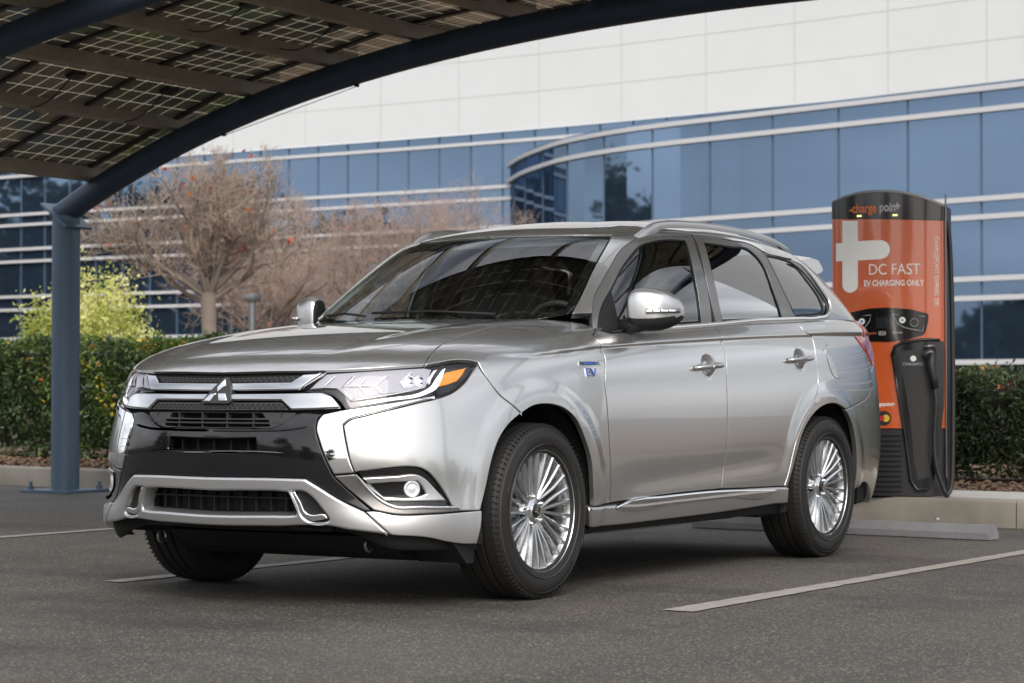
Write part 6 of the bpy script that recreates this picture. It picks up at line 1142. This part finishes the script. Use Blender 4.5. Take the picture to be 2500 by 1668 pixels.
A_ = np.array([(-61.6, -82.14), (-59.16, -60.55), (-58.99, -50.83), (-58.49, -36.0), (-57.36, -26.8), (-55.49, -16.91), (-53.74, -9.79), (-49.5, 4), (-43, 18)]); B_ = np.array([(-63.5, -39.2), (-61.4, -38.1), (-59.11, -36.55), (-57.68, -35.41), (-56.04, -33.96), (-54.44, -32.3), (-53.0, -30.6), (-51.6, -28.2), (-50.62, -25.6), (-49.82, -22.6), (-48.85, -18.9), (-47.5, -13.8), (-46.0, -8.2), (-44.6, -3), (-42.7, 4)])
def curve_pts(C, step):
    D = [np.array(C[0], float)]; out = []
    P = np.concatenate([[2*C[0]-C[1]], C, [2*C[-1]-C[-2]]])
    for i in range(1, len(P)-2):
        for t in np.linspace(0, 1, 40, endpoint=False): out.append(.5*((2*P[i])+(P[i+1]-P[i-1])*t+(2*P[i-1]-5*P[i]+4*P[i+1]-P[i+2])*t*t+(3*P[i]-P[i-1]-3*P[i+1]+P[i+2])*t**3))
    out = np.array(out); s = np.concatenate([[0], np.cumsum(np.linalg.norm(np.diff(out, axis=0), axis=1))]); S = np.arange(0, s[-1], step); return np.stack([np.interp(S, s, out[:, 0]), np.interp(S, s, out[:, 1])], 1)
def nrm2(P): T = np.gradient(P, axis=0); T /= np.linalg.norm(T, axis=1, keepdims=True); return np.stack([T[:, 1], -T[:, 0]], 1)
def wall(name, C, step, z0, z1, m, out=0., joint=0., jm=None, jit=0.):
    P = curve_pts(C, step); Nn_ = nrm2(P); Q = P+Nn_*out; b = MB(); rg = np.random.default_rng(4)
    for i in range(len(Q)-1):
        a, c = Q[i], Q[i+1]; j = rg.normal(0, jit, 4) if jit else (0, 0, 0, 0); na = Nn_[i]
        V = [(a[0]+na[0]*j[0], a[1]+na[1]*j[0], z0), (c[0]+na[0]*j[1], c[1]+na[1]*j[1], z0), (c[0]+na[0]*j[2], c[1]+na[1]*j[2], z1), (a[0]+na[0]*j[3], a[1]+na[1]*j[3], z1)]; b.add(V, [(0, 1, 2, 3)])
    return brel(b.build(name, m))
def wall_s(name, C, z0, z1, m, out):
    P = curve_pts(C, .6); Q = P+nrm2(P)*out; n = len(Q); return brel(meshobj(name, [(q[0], q[1], z0) for q in Q]+[(q[0], q[1], z1) for q in Q], [(i, i+1, n+i+1, n+i) for i in range(n-1)], m, smooth=True))
def band_(name, C, z, h, out, m='band_white', th=.12):
    P = curve_pts(C, .6); N_ = nrm2(P); b = MB(); V = []
    for p, n_ in zip(P, N_):
        for o_, zz in ((out, z-h/2), (out+th, z-h/2), (out+th, z+h/2), (out, z+h/2)): V.append((p[0]+n_[0]*o_, p[1]+n_[1]*o_, zz))
    b.add(V, [(i*4+k, i*4+(k+1) % 4, (i+1)*4+(k+1) % 4, (i+1)*4+k) for i in range(len(P)-1) for k in range(4)]+[(0, 1, 2, 3), tuple(4*(len(P)-1)+k for k in range(4))]); return brel(b.build(name, m))
def fins(name, C, step, z0, z1, m, out, w_=.05, th=.03, skip=1):
    P = curve_pts(C, step); N_ = nrm2(P); b = MB()
    for i in range(0, len(P), skip):
        a = math.atan2(N_[i][1], N_[i][0]); b.box((P[i][0]+N_[i][0]*out, P[i][1]+N_[i][1]*out, (z0+z1)/2), (th, w_, z1-z0), Matrix.Rotation(a, 3, 'Z'))
    return brel(b.build(name, m))
wall('glass_wall', A_, 1.35, 0, 9.60, 'facade_glass', jit=.0015); wall('glass_wing', B_, 1.15, 0, 8.55, 'facade_glass', jit=.0012)
fins('mullions', A_, 1.35, 0, 9.6, 'mullion', .01, w_=.045); fins('mullions', B_, 1.15, 0, 8.5, 'mullion', .01, w_=.035, skip=2)
wall_s('stone_cladding', A_, 9.60, 22.0, 'cladding', .22); 
for z in (10.85, 12.1, 13.35, 14.6, 15.85, 17.1): band_('cladding_joint', A_, z, .022, .215, 'cladding_seam', th=.012)
fins('cladding_joint', A_, 3.4, 9.62, 22, 'cladding_seam', .225, w_=.028, th=.01)
for z in (9.25, 7.72, 7.31, 6.35, 5.86, 4.47, 3.95, 2.80, 2.3): band_('floor_band', A_, z, .11, .0)
for z in (8.42, 7.88, 5.63, 5.17, 3.61, 3.12, 1.5): band_('floor_band', B_, z, .13, .0)
def lid(C, z, name, m, back):
    P = curve_pts(C, 2.); N_ = nrm2(P); Q = P-N_*back; n = len(P); return brel(meshobj(name, [(p[0], p[1], z) for p in P]+[(q[0], q[1], z) for q in Q], [(i, i+1, n+i+1, n+i) for i in range(n-1)], m))
lid(B_, 8.56, 'wing_roof', 'kerb_concrete', 8); lid(A_, 22, 'roof', 'kerb_concrete', 12)
